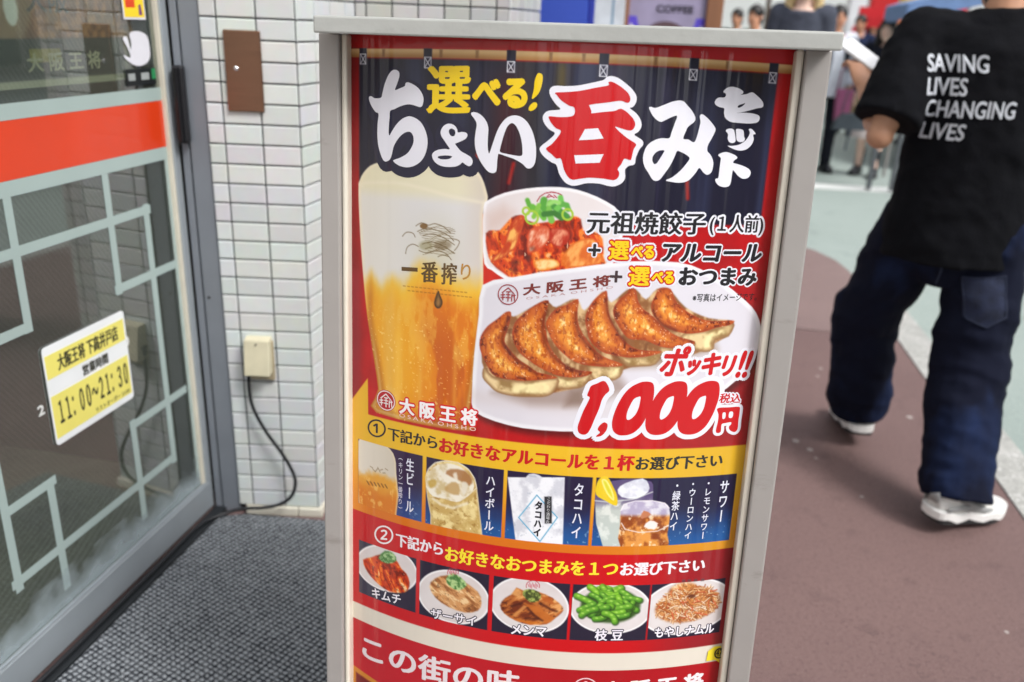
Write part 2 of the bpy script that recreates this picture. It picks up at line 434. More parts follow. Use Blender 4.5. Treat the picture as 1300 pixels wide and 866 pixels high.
paint(ell(538, 287, 5, 3.5), C(104, 66, 20), 0.001, 0.8); paint(ell(562, 311, 11, 6), C(96, 74, 40), 0.003, 0.5); paint(ell(541, 312, 9, 6), C(110, 100, 50), 0.003, 0.4)
for k in range(2):
    for i in range(16):
        x = 512 + i * 5.2 + k * 6; y = 363 + i * 0.55 + k * 6
        stroke([(x, y), (x + 2.6, y + 0.3)], 0.0013, C(150, 92, 20), 0.0006, 0.7)
paint([(556, 369), (559, 375), (562, 384), (559, 391), (554, 391), (551, 384)], lambda X, Y, d: mixc(C(70, 46, 18), C(150, 110, 60), ss(0.0, .006, d)), 0.0008, smooth=3)

# ---- kimchi bowl and gyoza plate
bowl = zoomed(600, 230, 6.184, [(85, 205), (120, 150), (250, 92), (420, 58), (600, 45), (760, 55), (900, 92), (1050, 160), (1160, 250), (1180, 420), (1120, 620), (1020, 680), (700, 700), (330, 780), (240, 762), (150, 700), (92, 650), (78, 440)])
def bowl_col(X, Y, d):
    c = mixc(C(226, 222, 228), C(214, 198, 190), fbm(X * 20, Y * 20, 41) * 0.5)
    return mixc(c, C(240, 238, 242), ss(0.006, 0.002, d))
paint(bowl, bowl_col, smooth=2)
paint(zoomed(600, 230, 6.184, [(100, 260), (240, 190), (330, 240), (300, 300), (200, 390), (100, 400)]), C(206, 178, 168), 0.012, 0.6)
def kimchi(seed, pale=0.3):
    def f(X, Y, d):
        wx = fbm(X * 45, Y * 45, seed) * 0.02; q = fbm((X + wx) * 110, (Y - X * 0.6 + wx) * 60, seed + 1, 4)
        h = fbm(X * 260, Y * 200, seed + 3, 3)
        c = mixc(C(120, 28, 8), C(206, 62, 18), ss(0.25, 0.5, q))
        c = mixc(c, C(238, 122, 40), ss(0.5, 0.64, q)); c = mixc(c, C(248, 196, 140), ss(0.66, 0.78, q) * (0.5 + pale))
        c = mixc(c, C(90, 14, 4), ss(0.62, 0.75, h) * 0.6)
        return mixc(c, C(250, 220, 190), ss(0.80, 0.88, h) * 0.8)
    return f
paint(zoomed(600, 230, 6.184, [(105, 410), (160, 385), (215, 385), (300, 290), (370, 268), (410, 300), (520, 330), (700, 300), (790, 275), (850, 300), (870, 390), (960, 400), (1020, 450), (1030, 600), (1030, 670), (800, 690), (520, 715), (330, 762), (240, 720), (150, 645), (112, 540)]), kimchi(51), soft=0.0016, smooth=2)
def leaf(pts, c0, c1, seed):
    paint(zoomed(600, 230, 6.184, pts), lambda X, Y, d: mixc(c0, c1, ss(0.3, 0.7, fbm(X * 120 + Y * 40, Y * 60, seed)) * ss(0, 0.004, d)), 0.0012, smooth=3)
leaf([(300, 330), (360, 270), (408, 280), (390, 380), (340, 520), (290, 560), (250, 600), (150, 640), (160, 600), (240, 520), (270, 420)], C(190, 60, 20), C(246, 184, 96), 52)
leaf([(450, 380), (580, 350), (610, 420), (570, 500), (480, 560), (430, 540)], C(206, 76, 40), C(246, 206, 178), 53)
leaf([(620, 370), (740, 380), (760, 450), (690, 520), (610, 480)], C(176, 44, 26), C(238, 166, 130), 54)
leaf([(700, 600), (800, 480), (950, 450), (1010, 560), (1000, 650), (740, 680)], C(212, 100, 30), C(242, 168, 90), 55)
leaf([(490, 620), (640, 610), (680, 670), (520, 705)], C(226, 130, 40), C(248, 214, 150), 56)
for cx, cy, r in ((335, 640, 30), (440, 600, 25), (330, 700, 22), (470, 530, 18), (720, 540, 18)):
    paint(zoomed(600, 230, 6.184, ell(cx, cy, r, r * 0.8)), C(60, 20, 10), 0.004, 0.6)
# emblem on the rim
stroke(zoomed(600, 230, 6.184, [(505, 160), (530, 120), (570, 95), (620, 86), (670, 95), (700, 110)]), 0.0013, C(160, 24, 40))
for q in ([(570, 140), (600, 105), (640, 130)], [(590, 128), (620, 118)], [(640, 110), (660, 130)]):
    stroke(zoomed(600, 230, 6.184, q), 0.0012, C(160, 24, 40))
for q, wd, c in (([(430, 150), (445, 190), (470, 225)], .006, C(96, 168, 60)), ([(470, 200), (520, 240), (560, 290)], .007, C(104, 178, 62)), ([(560, 150), (550, 200), (590, 250)], .009, C(84, 160, 58)), ([(610, 170), (600, 240), (620, 310)], .008, C(120, 186, 76)),
                 ([(640, 200), (690, 240), (740, 280)], .008, C(70, 142, 62)), ([(690, 130), (700, 180), (660, 220)], .007, C(110, 190, 84)), ([(700, 180), (740, 190), (750, 220)], .007, C(92, 166, 70)), ([(520, 190), (500, 240), (480, 280)], .006, C(130, 190, 70)), ([(560, 260), (640, 250), (700, 290)], .007, C(60, 120, 50)), ([(600, 180), (640, 160), (680, 170)], .005, C(150, 210, 110))):
    stroke(zoomed(600, 230, 6.184, q), wd, c, 0.0014)
for cx, cy, r in ((465, 285, 48), (420, 235, 26), (745, 262, 40)):
    e = ell(cx, cy, r, r * 1.05); stroke(zoomed(600, 230, 6.184, np.vstack([e, e[:1]])), 0.0028, C(160, 196, 60), 0.0008)

plate = np.array([(612.6, 362), (648, 352.6), (716, 342), (797, 332), (860, 333), (890, 342), (913, 355), (945.7, 381), (960, 397), (966, 415), (966, 430), (958, 455), (938, 480), (905, 505), (860, 527), (800, 542), (740, 548), (684, 546), (646, 540), (613, 529), (600, 518), (599, 500), (602, 450), (608, 400)])
def plate_col(X, Y, d):
    c = mixc(C(222, 218, 226), C(208, 206, 216), fbm(X * 9, Y * 9, 61))
    c = mixc(c, C(232, 232, 238), ss(0.008, 0.003, d))
    return mixc(c, C(196, 180, 176), np.exp(-((Y - 0.475 - X * 0.02) / 0.012) ** 2) * ss(0.25, 0.05, X + 0.05) * 0.3)
paint(plate + np.array([3, 7]), C(60, 4, 8), 0.007, 0.7, smooth=2)
paint(plate, plate_col, smooth=2)
paint(zoomed(600, 350, 4.81, [(120, 715), (350, 790), (700, 800), (960, 700), (900, 620), (600, 640), (300, 690)]), C(150, 128, 118), 0.010, 0.75)
paint(zoomed(760, 340, 4.813, [(120, 610), (380, 600), (560, 540), (720, 500), (700, 440), (400, 500)]), C(146, 118, 96), 0.010, 0.8)
paint(zoomed(600, 350, 4.81, [(600, 700), (670, 690), (690, 790), (560, 800)]), C(120, 94, 80), 0.008, 0.6)

def dough(pts, seed):
    def f(X, Y, d):
        q = fbm(X * 60, Y * 60, seed)
        c = mixc(C(150, 118, 70), C(226, 200, 150), ss(0.3, 0.65, q))
        c = mixc(c, C(242, 226, 170), ss(0.003, 0.008, d) * ss(0.5, 0.7, fbm(X * 40, Y * 30, seed + 2)))
        return mixc(C(146, 108, 70), c, ss(0.0, 0.006, d))
    paint(pts, f, 0.0014, smooth=3)
def crust(pts, seed, dark=1.0):
    def f(X, Y, d):
        q = fbm(X * 55, Y * 55, seed, 5); h = fbm(X * 180, Y * 150, seed + 5, 4); g = fbm(X * 420, Y * 380, seed + 8, 2)
        e = d + (q - 0.5) * 0.010
        c = mixc(C(142, 58, 22), C(194, 96, 34), ss(-0.001, 0.005, e))
        c = mixc(c, C(222, 134, 44), ss(0.006, 0.013, e)); c = mixc(c, C(240, 186, 92), ss(0.010, 0.018, e) * ss(0.42, 0.62, h))
        c = mixc(c, C(252, 226, 164), ss(0.011, 0.017, e) * ss(0.58, 0.72, h) * 0.9)
        c = mixc(c, C(92, 28, 10), ss(0.58, 0.70, h) * ss(0.011, 0.003, e) * 0.9 * dark); c = mixc(c, C(150, 52, 14), ss(0.56, 0.70, fbm(X * 320, Y * 150, seed + 21, 3)) * .55)
        c = mixc(c, C(206, 66, 30), ss(0.003, 0.0, d) * 0.35)
        return mixc(c, C(255, 232, 200), ss(0.74, 0.82, g) * 0.5)
    paint(pts, f, 0.0012, smooth=3)
def under_(X, Y, d):
    q = fbm(X * 70, Y * 50, 65, 4); c = mixc(C(138, 88, 48), C(214, 180, 132), ss(.38, .70, q)); return mixc(c, C(104, 58, 30), ss(.62, .78, fbm(X * 90, Y * 90, 67)) * .6)
paint([(612, 440), (622, 420), (636, 402), (643, 397), (652, 402), (668, 394), (690, 382), (697, 384), (706, 390), (724, 381), (734, 381), (742, 394), (760, 374), (768, 371), (776, 384), (796, 368), (808, 368), (820, 380), (834, 367), (850, 368), (870, 390), (900, 404), (931, 408), (925, 425), (900, 440), (880, 450), (840, 455), (790, 470), (740, 490), (690, 500), (640, 495), (615, 470)], under_, 0.0016, smooth=3)
A6 = lambda q: zoomed(600, 350, 4.81, q)
A7 = lambda q: zoomed(760, 340, 4.813, q)
def rim(pts, seed):
    p = smooth_poly(pts + pts[::-1][1:-1], 3)[:3 * (len(pts) - 1) + 1]
    return p
dough(A7([(540, 395), (660, 380), (820, 335), (795, 420), (715, 440), (700, 500), (640, 515), (560, 490), (500, 430)]), 71)
crust(A7([(345, 170), (375, 125), (440, 130), (470, 200), (530, 260), (620, 310), (700, 326), (825, 322), (800, 350), (720, 366), (640, 392), (540, 402), (450, 380), (380, 340), (330, 280), (322, 225)]), 72)
dough(A7([(380, 480), (480, 488), (588, 452), (570, 515), (480, 560), (380, 540)]), 73)
crust(A7([(170, 160), (190, 130), (225, 132), (240, 200), (270, 250), (330, 295), (400, 365), (480, 418), (586, 450), (560, 480), (480, 492), (380, 482), (280, 442), (180, 430), (110, 335), (88, 262), (120, 200)]), 74)
dough(A7([(110, 520), (180, 545), (300, 530), (386, 512), (350, 590), (250, 605), (170, 600)]), 75)
crust([(767, 370), (771, 372), (772, 392), (778, 411), (791, 431), (810, 444), (840, 446), (825, 452), (800, 454), (780, 451), (765, 447), (750, 434), (745, 418), (743, 406), (746, 394), (754, 381)], 76)
dough(A6([(700, 555), (800, 550), (916, 543), (900, 620), (820, 650), (740, 640)]), 77)
crust(A6([(645, 143), (640, 220), (645, 290), (670, 350), (720, 420), (790, 490), (916, 542), (860, 556), (740, 552), (640, 532), (560, 482), (490, 402), (455, 322), (450, 280), (500, 210), (580, 175)]), 78)
dough(A6([(500, 610), (620, 622), (728, 590), (690, 665), (640, 690), (520, 690)]), 79)
crust(A6([(462, 150), (455, 200), (440, 280), (450, 350), (470, 430), (520, 500), (580, 553), (650, 578), (730, 588), (690, 614), (600, 621), (520, 610), (430, 572), (350, 522), (290, 472), (250, 402), (243, 340), (270, 270), (340, 210), (400, 170)]), 80)
dough(A6([(70, 560), (120, 610), (180, 628), (320, 640), (520, 624), (500, 705), (450, 738), (360, 742), (250, 737), (150, 712), (100, 670), (60, 620)]), 81)
crust(A6([(205, 222), (235, 226), (228, 280), (210, 340), (195, 400), (230, 455), (280, 510), (340, 550), (400, 590), (518, 620), (460, 632), (400, 637), (320, 642), (250, 637), (180, 626), (120, 601), (90, 550), (60, 490), (42, 430), (50, 370), (90, 310), (150, 265)]), 82)
for q in (A6([(215, 260), (190, 340), (180, 400), (215, 460), (275, 520), (390, 600)]), A6([(452, 215), (425, 300), (432, 370), (460, 445), (520, 520), (650, 590)]), A6([(632, 230), (632, 300), (660, 370), (715, 440), (790, 505)]), A7([(45, 190), (58, 280), (95, 360), (160, 450)]), A7([(335, 230), (345, 290), (400, 350), (470, 385)])):
    p = smooth_poly(np.vstack([q, q[::-1][1:-1]]), 4)[:4 * (len(q) - 1) + 1]
    stroke(p, 0.0035, C(92, 32, 14), 0.003, 0.6)

# ---- ribbons and panels
vY0, vY1 = 0.5319, 0.6906
def gold(X, Y, d):
    c = mixc(C(228, 180, 34), C(212, 112, 16), ss(0.57, 0.685, Y)); c = mixc(c, C(206, 162, 40), ss(0.05, 0.26, X) * 0.6)
    return mixc(c, C(236, 176, 76), ss(-0.24, -0.29, X) * 0.5)
gl = mm([(440, 516), (467, 480), (467.4, 528)])
paint_uv(np.array([gl[0], gl[1], (gl[2][0], vY0 + .002), (-0.30, vY0 + .002)]), gold)
rect_uv(-0.30, 0.30, vY0, vY1, gold)
def row(px_l, px_r, y): return float(mm([(px_l, y)])[0, 0]), float(mm([(px_r, y)])[0, 0])
pan = [(455, 536.2, 610), (540.4, 638.5, 630), (642.4, 750, 645), (754.3, 930.4, 645)]
vp0, vp1 = 0.5745, 0.6775
for a, b, y in pan:
    u0, u1 = row(a, b, y)
    def deep(X, Y, d):
        c = mixc(C(28, 20, 56), C(22, 84, 150), ss(0.61, 0.678, Y + (fbm(X * 30, Y * 30, 91) - .5) * .02))
        c = mixc(c, C(84, 30, 80), ss(-0.12, -0.24, X) * 0.45)
        return mixc(c, C(190, 210, 226), ss(0.86, 0.93, vnoise(X * 330, Y * 330, 95)) * ss(0.63, 0.67, Y) * 0.5)
    rect_uv(u0, u1, vp0, vp1, deep)
def clip_panel(k):
    a, b, y = pan[k]; return row(a, b, y)
def in_panel(k, fn):
    u0, u1 = clip_panel(k)
    def f(X, Y, d):
        c = fn(X, Y, d); a = ((X >= u0) & (X <= u1) & (Y >= vp0) & (Y <= vp1)).astype(float); return c, a
    return f
# small beer
sb = np.array([(455, 560), (465, 557), (480, 560), (495, 570), (501.5, 582), (503, 600), (503, 655), (456, 645)])
q0, q1 = row(456, 503, 610)
def sbeer(X, Y, d):
    t = (X - q0) / (q1 - q0); n = fbm(X * 60, Y * 40, 101)
    c = mixc(C(224, 218, 206), C(206, 196, 180), t); c = mixc(c, C(222, 158, 52), ss(0.616, 0.632, Y + (n - .5) * .02)); c = mixc(c, C(212, 120, 22), ss(0.632, 0.66, Y + (n - .5) * .02))
    c = mixc(c, C(240, 196, 110), ss(.6, .75, fbm(X * 150, Y * 90, 103)) * ss(.62, .64, Y) * .6)
    return mixc(c, C(232, 214, 180), ss(0.004, 0.001, d) * 0.6)
paint(sb, in_panel(0, sbeer), smooth=2)
for i in range(7): stroke([(470 + i * 3.2, 592 + (i % 3) * 3 + i * .5), (473 + i * 3.2, 594 + (i % 2) * 4 + i * .5)], 0.0014, C(112, 86, 50), 0.0008, 0.6)
for i in range(6): stroke([(466 + i * 4.6, 611 + i * .9), (468.4 + i * 4.6, 615 + i * .9)], 0.0022, C(96, 60, 20), 0.0008, 0.7)
# highball
Z3 = lambda q: zoomed(530, 570, 6.66, q)
hb = Z3([(66, 250), (80, 190), (130, 130), (200, 102), (290, 100), (380, 130), (450, 190), (490, 270), (505, 340), (530, 560), (550, 740), (545, 800), (150, 800), (110, 560), (80, 400)])
def hball(X, Y, d):
    n = fbm(X * 80, Y * 80, 111); h = fbm(X * 200, Y * 170, 113, 4)
    c = mixc(C(196, 164, 96), C(232, 212, 150), ss(.35, .65, n)); c = mixc(c, C(150, 108, 44), ss(.6, .75, h) * .6); c = mixc(c, C(250, 238, 196), ss(.25, .15, h) * .8)
    return mixc(c, C(214, 200, 168), ss(0.003, 0, d))
paint(hb, in_panel(1, hball), smooth=2)
paint(Z3([(78, 270), (100, 190), (170, 135), (260, 122), (360, 150), (430, 210), (475, 280), (470, 350), (400, 420), (330, 450), (220, 420), (130, 400), (85, 340)]), in_panel(1, lambda X, Y, d: mixc(C(206, 186, 140), C(236, 230, 214), ss(.3, .6, fbm(X * 60, Y * 60, 117)))), smooth=2)
for q, c in (([(240, 210), (280, 170), (400, 185), (465, 260), (440, 310), (400, 290), (340, 260)], C(160, 108, 62)), ([(230, 330), (290, 280), (350, 300), (350, 390), (260, 370)], C(186, 150, 92)), ([(90, 270), (150, 260), (160, 300), (110, 330)], C(190, 156, 70)), ([(370, 290), (410, 280), (430, 320), (390, 400)], C(226, 220, 206)), ([(300, 215), (330, 200), (340, 260), (320, 270)], C(236, 230, 214))):
    paint(Z3(q), in_panel(1, lambda X, Y, d, c=c: np.broadcast_to(c, X.shape + (3,))), 0.002, 0.85, smooth=2)
e = Z3([(68, 240), (90, 170), (150, 115), (240, 98), (340, 112), (430, 170), (485, 250), (500, 330), (420, 400), (340, 420), (220, 410), (120, 380), (75, 320), (68, 240)])
stroke(e, 0.0012, C(238, 232, 214), 0.0007, 0.8); stroke(Z3([(130, 420), (200, 470), (300, 500), (420, 460)]), 0.004, C(236, 228, 206), 0.002, 0.7)
# takohai glass
Z4 = lambda q: zoomed(630, 585, 7.215, q)
tk = Z4([(104, 150), (270, 152), (300, 122), (345, 116), (390, 130), (420, 150), (628, 152), (608, 800), (185, 800)])
def tako(X, Y, d):
    n = fbm(X * 70, Y * 70, 121, 5); c = mixc(C(204, 206, 216), C(236, 238, 244), ss(.3, .6, n)); return mixc(c, C(150, 160, 180), ss(.70, .80, fbm(X * 190, Y * 190, 123)) * .5)
paint(tk, in_panel(2, tako), soft=0.001)
dm = Z4([(372, 315), (560, 520), (400, 740), (205, 520), (372, 315)])
stroke(dm, 0.0016, C(84, 166, 204), 0.0006)
paint(Z4([(440, 328), (508, 328), (510, 575), (445, 575)]), C(44, 46, 50), 0.0007)
# sours
Z5 = lambda q: zoomed(740, 590, 6.341, q)
ga = Z5([(95, 250), (140, 180), (240, 130), (400, 115), (520, 130), (565, 160), (560, 320), (545, 690), (170, 690)])
paint(ga, in_panel(3, lambda X, Y, d: mixc(mixc(C(92, 78, 120), C(196, 204, 196), ss(.602, .625, Y)), C(226, 230, 222), ss(.45, .65, fbm(X * 80, Y * 80, 131)) * ss(.6, .62, Y))), 0.001, 0.95, smooth=2)
paint(Z5([(280, 200), (340, 150), (480, 110), (530, 160), (525, 220), (430, 275), (310, 260)]), in_panel(3, lambda X, Y, d: mixc(C(200, 202, 216), C(238, 240, 246), ss(.3, .6, fbm(X * 60, Y * 60, 133)))), 0.001, smooth=2)
stroke(Z5([(100, 290), (200, 300), (300, 290), (400, 280), (560, 220)]), 0.0018, C(224, 232, 224), 0.0008, 0.7)
paint(Z5([(105, 240), (112, 150), (150, 100), (200, 100), (240, 170), (275, 250), (270, 330), (180, 290)]), C(228, 196, 30), 0.0008, smooth=3)
paint(Z5([(150, 130), (185, 120), (225, 180), (250, 250), (245, 290), (190, 230)]), lambda X, Y, d: mixc(C(244, 236, 150), C(214, 206, 40), ss(.0, .004, d)), 0.001, smooth=3)
gb = Z5([(305, 370), (330, 320), (420, 293), (560, 290), (660, 310), (695, 350), (700, 430), (680, 560), (665, 690), (310, 690), (300, 480)])
def tea(X, Y, d):
    n = fbm(X * 90, Y * 80, 141, 5)
    top = mixc(C(176, 166, 196), C(222, 220, 230), ss(.3, .6, n)); bot = mixc(C(140, 62, 16), C(224, 148, 64), ss(.3, .6, n)); bot = mixc(bot, C(250, 226, 186), ss(.62, .75, fbm(X * 160, Y * 140, 143)) * .8)
    return mixc(top, bot, ss(0.626, 0.634, Y - (X - .1) * 0.02))
paint(gb, in_panel(3, tea), 0.001, 0.96, smooth=2)
for q in ([(305, 370), (330, 320), (420, 293), (560, 290), (660, 310), (695, 350)], [(310, 470), (340, 520), (450, 545), (600, 535), (690, 490)]): stroke(Z5(q), 0.0014, C(240, 234, 238), 0.0008, 0.85)
paint(Z5([(490, 500), (540, 450), (600, 470), (580, 520)]), C(236, 226, 222), 0.001, smooth=2); paint(Z5([(465, 420), (490, 370), (550, 400), (480, 435)]), C(190, 120, 84), 0.001, smooth=2)

# row of five snacks
rect_uv(-0.30, 0.30, vY1, 0.8488, lambda X, Y, d: mixc(mixc(C(192, 22, 30), C(196, 2, 14), ss(-0.1, 0.0, X)), C(140, 22, 32), ss(0.12, 0.27, X)))
FB = [(455.8, 528.6, 720), (532.5, 620, 760), (625, 721.7, 775), (725, 822.3, 780), (825.2, 917, 770)]
vf0, vf1 = 0.7385, 0.8285
def fpanel(k): a, b, y = FB[k]; return row(a, b, y)
for k in range(5):
    u0, u1 = fpanel(k)
    rect_uv(u0, u1, vf0, vf1, lambda X, Y, d: mixc(C(30, 26, 48), C(70, 70, 88), ss(-0.12, -0.28, X) * .7))
def clipf(k, fn):
    u0, u1 = fpanel(k)
    def f(X, Y, d):
        c = fn(X, Y, d) if callable(fn) else np.broadcast_to(np.asarray(fn, float), X.shape + (3,)); return c, ((X >= u0) & (X <= u1) & (Y >= vf0) & (Y <= vf1)).astype(float)
    return f
china = lambda X, Y, d: mixc(mixc(C(222, 218, 220), C(206, 196, 194), fbm(X * 30, Y * 30, 151)), C(240, 238, 240), ss(.004, .001, d))
cxs = []
bowls = [ell(491.5, 722, 40, 34), ell(576, 757, 46, 36), ell(672.5, 767, 50, 37), ell(775, 771, 51, 34), ell(874, 765, 62, 34)]
rots = [0.5, 0.32, 0.2, 0.05, -0.22]
for k, (cx, cy, rx, ry, rt) in enumerate(((491, 722, 41, 28, .42), (576, 758, 47, 33, .33), (672, 768, 51, 35, .2), (775, 772, 52, 33, .02), (872, 770, 60, 34, -.25))):
    t = np.linspace(0, 2 * math.pi, 48, endpoint=False); x, y = rx * np.cos(t), ry * np.sin(t)
    paint(np.stack([cx + x * math.cos(rt) - y * math.sin(rt), cy + x * math.sin(rt) + y * math.cos(rt)], 1), clipf(k, china), 0.0009)
Z6 = lambda q: zoomed(440, 680, 6.185, q)
Z7 = lambda q: zoomed(610, 720, 7.647, q)
Z8 = lambda q: zoomed(765, 725, 7.647, q)
paint(Z6([(130, 190), (200, 170), (260, 150), (370, 170), (430, 260), (470, 300), (495, 370), (480, 430), (430, 450), (340, 440), (260, 390), (190, 320), (150, 260)]), clipf(0, kimchi(161, 0.6)), 0.0018, smooth=2)
paint(Z6([(250, 180), (300, 120), (370, 140), (390, 200), (320, 220)]), clipf(0, lambda X, Y, d: mixc(C(70, 120, 60), C(176, 206, 150), ss(.3, .7, fbm(X * 200, Y * 200, 163)))), 0.0015, smooth=2)
def tan_food(c0, c1, c2, seed, ang=0.0, fr=120):
    def f(X, Y, d):
        a = X * math.cos(ang) + Y * math.sin(ang); b = -X * math.sin(ang) + Y * math.cos(ang)
        q = fbm(a * fr * .5, b * fr * 1.4, seed, 4); h = fbm(X * 240, Y * 240, seed + 3, 3)
        c = mixc(c0, c1, ss(.32, .55, q)); c = mixc(c, c2, ss(.58, .75, q)); c = mixc(c, np.asarray(c0) * .6, ss(.62, .78, h) * .6); return mixc(c, C(250, 232, 204), ss(.80, .88, h) * .5)
    return f
paint(Z6([(650, 400), (690, 340), (790, 310), (900, 350), (1030, 440), (1060, 530), (1030, 590), (930, 605), (800, 560), (700, 490)]), clipf(1, tan_food(C(150, 92, 50), C(206, 150, 96), C(234, 200, 150), 171, .6)), 0.0018, smooth=2)
paint(Z6([(780, 340), (830, 295), (900, 330), (945, 390), (880, 430), (810, 400)]), clipf(1, lambda X, Y, d: mixc(C(70, 120, 60), C(176, 206, 140), ss(.3, .7, fbm(X * 200, Y * 200, 173)))), 0.0015, smooth=2)
paint(Z7([(190, 370), (240, 300), (310, 260), (350, 200), (420, 230), (560, 240), (700, 300), (800, 390), (790, 440), (720, 500), (640, 555), (480, 560), (340, 520), (230, 450)]), clipf(2, tan_food(C(110, 44, 14), C(180, 102, 44), C(222, 160, 96), 181, -.5, 90)), 0.0016, smooth=2)
for q, c in (([(310, 470), (420, 370), (460, 380), (340, 480)], C(206, 140, 76)), ([(420, 350), (560, 380), (720, 500), (640, 550), (540, 470)], C(190, 104, 36)), ([(580, 280), (700, 300), (710, 360), (620, 340)], C(176, 88, 30)), ([(300, 260), (350, 205), (400, 240), (380, 300)], C(216, 156, 92)), ([(330, 510), (460, 520), (620, 540), (480, 560)], C(200, 110, 30))):
    paint(Z7(q), clipf(2, c), 0.0016, 0.85)
for q in ([(460, 400), (520, 470), (600, 520)], [(580, 350), (680, 410), (740, 430)], [(300, 380), (400, 350)], [(440, 500), (560, 500)]): stroke(Z7(q), 0.0035, C(64, 22, 8), .002, .7)
paint(Z7([(410, 270), (430, 220), (520, 220), (590, 270), (560, 330), (480, 340)]), clipf(2, lambda X, Y, d: mixc(C(60, 70, 30), C(160, 176, 90), ss(.3, .7, fbm(X * 220, Y * 220, 183)))), 0.0014, smooth=2)
# edamame: a heap of plump pods
def in_bowl(k, cx, cy, rx, ry, rot): return mm(np.stack([cx + rx * np.cos(np.linspace(0, 6.2832, 40, endpoint=False)) * math.cos(rot) - ry * np.sin(np.linspace(0, 6.2832, 40, endpoint=False)) * math.sin(rot), cy + rx * np.cos(np.linspace(0, 6.2832, 40, endpoint=False)) * math.sin(rot) + ry * np.sin(np.linspace(0, 6.2832, 40, endpoint=False)) * math.cos(rot)], 1))
paint_uv(in_bowl(3, 775, 769, 38, 22, 0), clipf(3, C(40, 74, 20)), 0.003, 0.9)
pods = []
for i in range(34):
    t = rng.uniform(0, 6.28); q = math.sqrt(rng.uniform(0, 1)); pods.append((772 + 33 * q * math.cos(t), 767 + 19 * q * math.sin(t)))
pods.sort(key=lambda p: p[1])
for x, y in pods:
    an = rng.choice([rng.uniform(.3, 1.1), rng.uniform(-.6, .2), rng.uniform(2.2, 2.8)]); L = rng.uniform(8, 12); bend = rng.uniform(-4, 4)
    P = np.array([(x + L * s_ * math.cos(an) - bend * (1 - s_ * s_) * math.sin(an), y + L * .8 * s_ * math.sin(an) + bend * .8 * (1 - s_ * s_) * math.cos(an)) for s_ in np.linspace(-1, 1, 9)])
    g = rng.uniform(-16, 16); wd = rng.uniform(.0072, .0092)
    stroke(P + np.array([.8, 1.2]), wd * 1.15, C(30, 60, 14), .0016, .8); stroke(P, wd, C(76 + g, 136 + g, 30), .0012); stroke(P + np.array([-.5, -.8]), wd * .62, C(116 + g, 178 + g, 48), .0018)
    for s_ in (1, 4, 7): stroke([P[s_] + np.array([-.8, -1.2]), P[s_] + np.array([.4, -.9])], wd * .30, C(176, 218, 104), .0010, .7)
# bean sprouts: a tangle of pale strands in sauce
paint_uv(in_bowl(4, 873, 768, 42, 21, -.22), clipf(4, tan_food(C(140, 74, 30), C(196, 128, 68), C(230, 190, 140), 191, 1.2, 130)), 0.0035, .95)
paint_uv(in_bowl(4, 868, 752, 20, 12, -.2), clipf(4, tan_food(C(150, 80, 30), C(206, 138, 74), C(236, 200, 150), 193, 1.2, 130)), 0.0035, .95)
for i in range(260):
    t = rng.uniform(0, 6.28); q = math.sqrt(rng.uniform(0, 1)); x, y = 41 * q * math.cos(t), 21 * q * math.sin(t); x, y = 872 + x * .976 + y * .22, 766 - x * .22 + y * .976
    a_ = rng.uniform(0, math.pi); L = rng.uniform(3, 7); bn = rng.uniform(-2, 2)
    P = np.array([(x - L * math.cos(a_), y - L * .8 * math.sin(a_)), (x - bn * math.sin(a_), y + bn * math.cos(a_)), (x + L * math.cos(a_), y + L * .8 * math.sin(a_))])
    c_ = [C(242, 226, 200), C(228, 190, 142), C(206, 136, 70), C(168, 84, 34), C(212, 96, 60)][rng.choice(5, p=[.26, .28, .22, .16, .08])]
    stroke(P + np.array([.5, .7]), .0014, C(120, 60, 26), .0007, .5); stroke(P, rng.uniform(.0010, .0017), c_, .0006, .9)
paint_uv(in_bowl(4, 878, 757, 5, 2.5, 0), C(80, 36, 20), .002, .8)
# little rim marks on the bowls
for cx, cy, r in ((575, 727, 7), (676.5, 744, 8.5)):
    e = ell(cx, cy, r, r * .8); stroke(np.vstack([e[18:], e[:3]]), .0011, C(176, 50, 66), .0006, .9)
    for i in range(7): stroke([(cx - r * .7 + i * r * .22, cy - 2 - (i % 2) * 2), (cx - r * .6 + i * r * .22, cy + 1 + (i % 3))], .0011, C(186, 60, 76), .0006, .8)
for i, x in enumerate((868, 875, 883, 892)): rect = mm([(x, 737.5 - i * .4)])[0]; rect_uv(rect[0] - .0025, rect[0] + .0025, rect[1] - .002, rect[1] + .002, C(86, 66, 70), .001, .8)
# pale stripe, lower poster with its own gold ribbon
rect_uv(-0.30, 0.30, 0.8488, 0.8777, lambda X, Y, d: mixc(C(224, 216, 202), C(214, 208, 196), fbm(X * 8, Y * 8, 201)))
rect_uv(-0.30, 0.30, 0.8777, 1.01, lambda X, Y, d: mixc(C(188, 22, 36), C(168, 4, 20), ss(-0.15, 0.1, X)))
paint([(438, 836), (480, 866), (560, 905), (520, 930), (438, 900)], lambda X, Y, d: mixc(C(232, 190, 96), C(204, 132, 40), ss(.925, .96, Y)), .001)
paint([(452, 853), (480, 872), (470, 900), (452, 890)], C(120, 20, 20), .002)

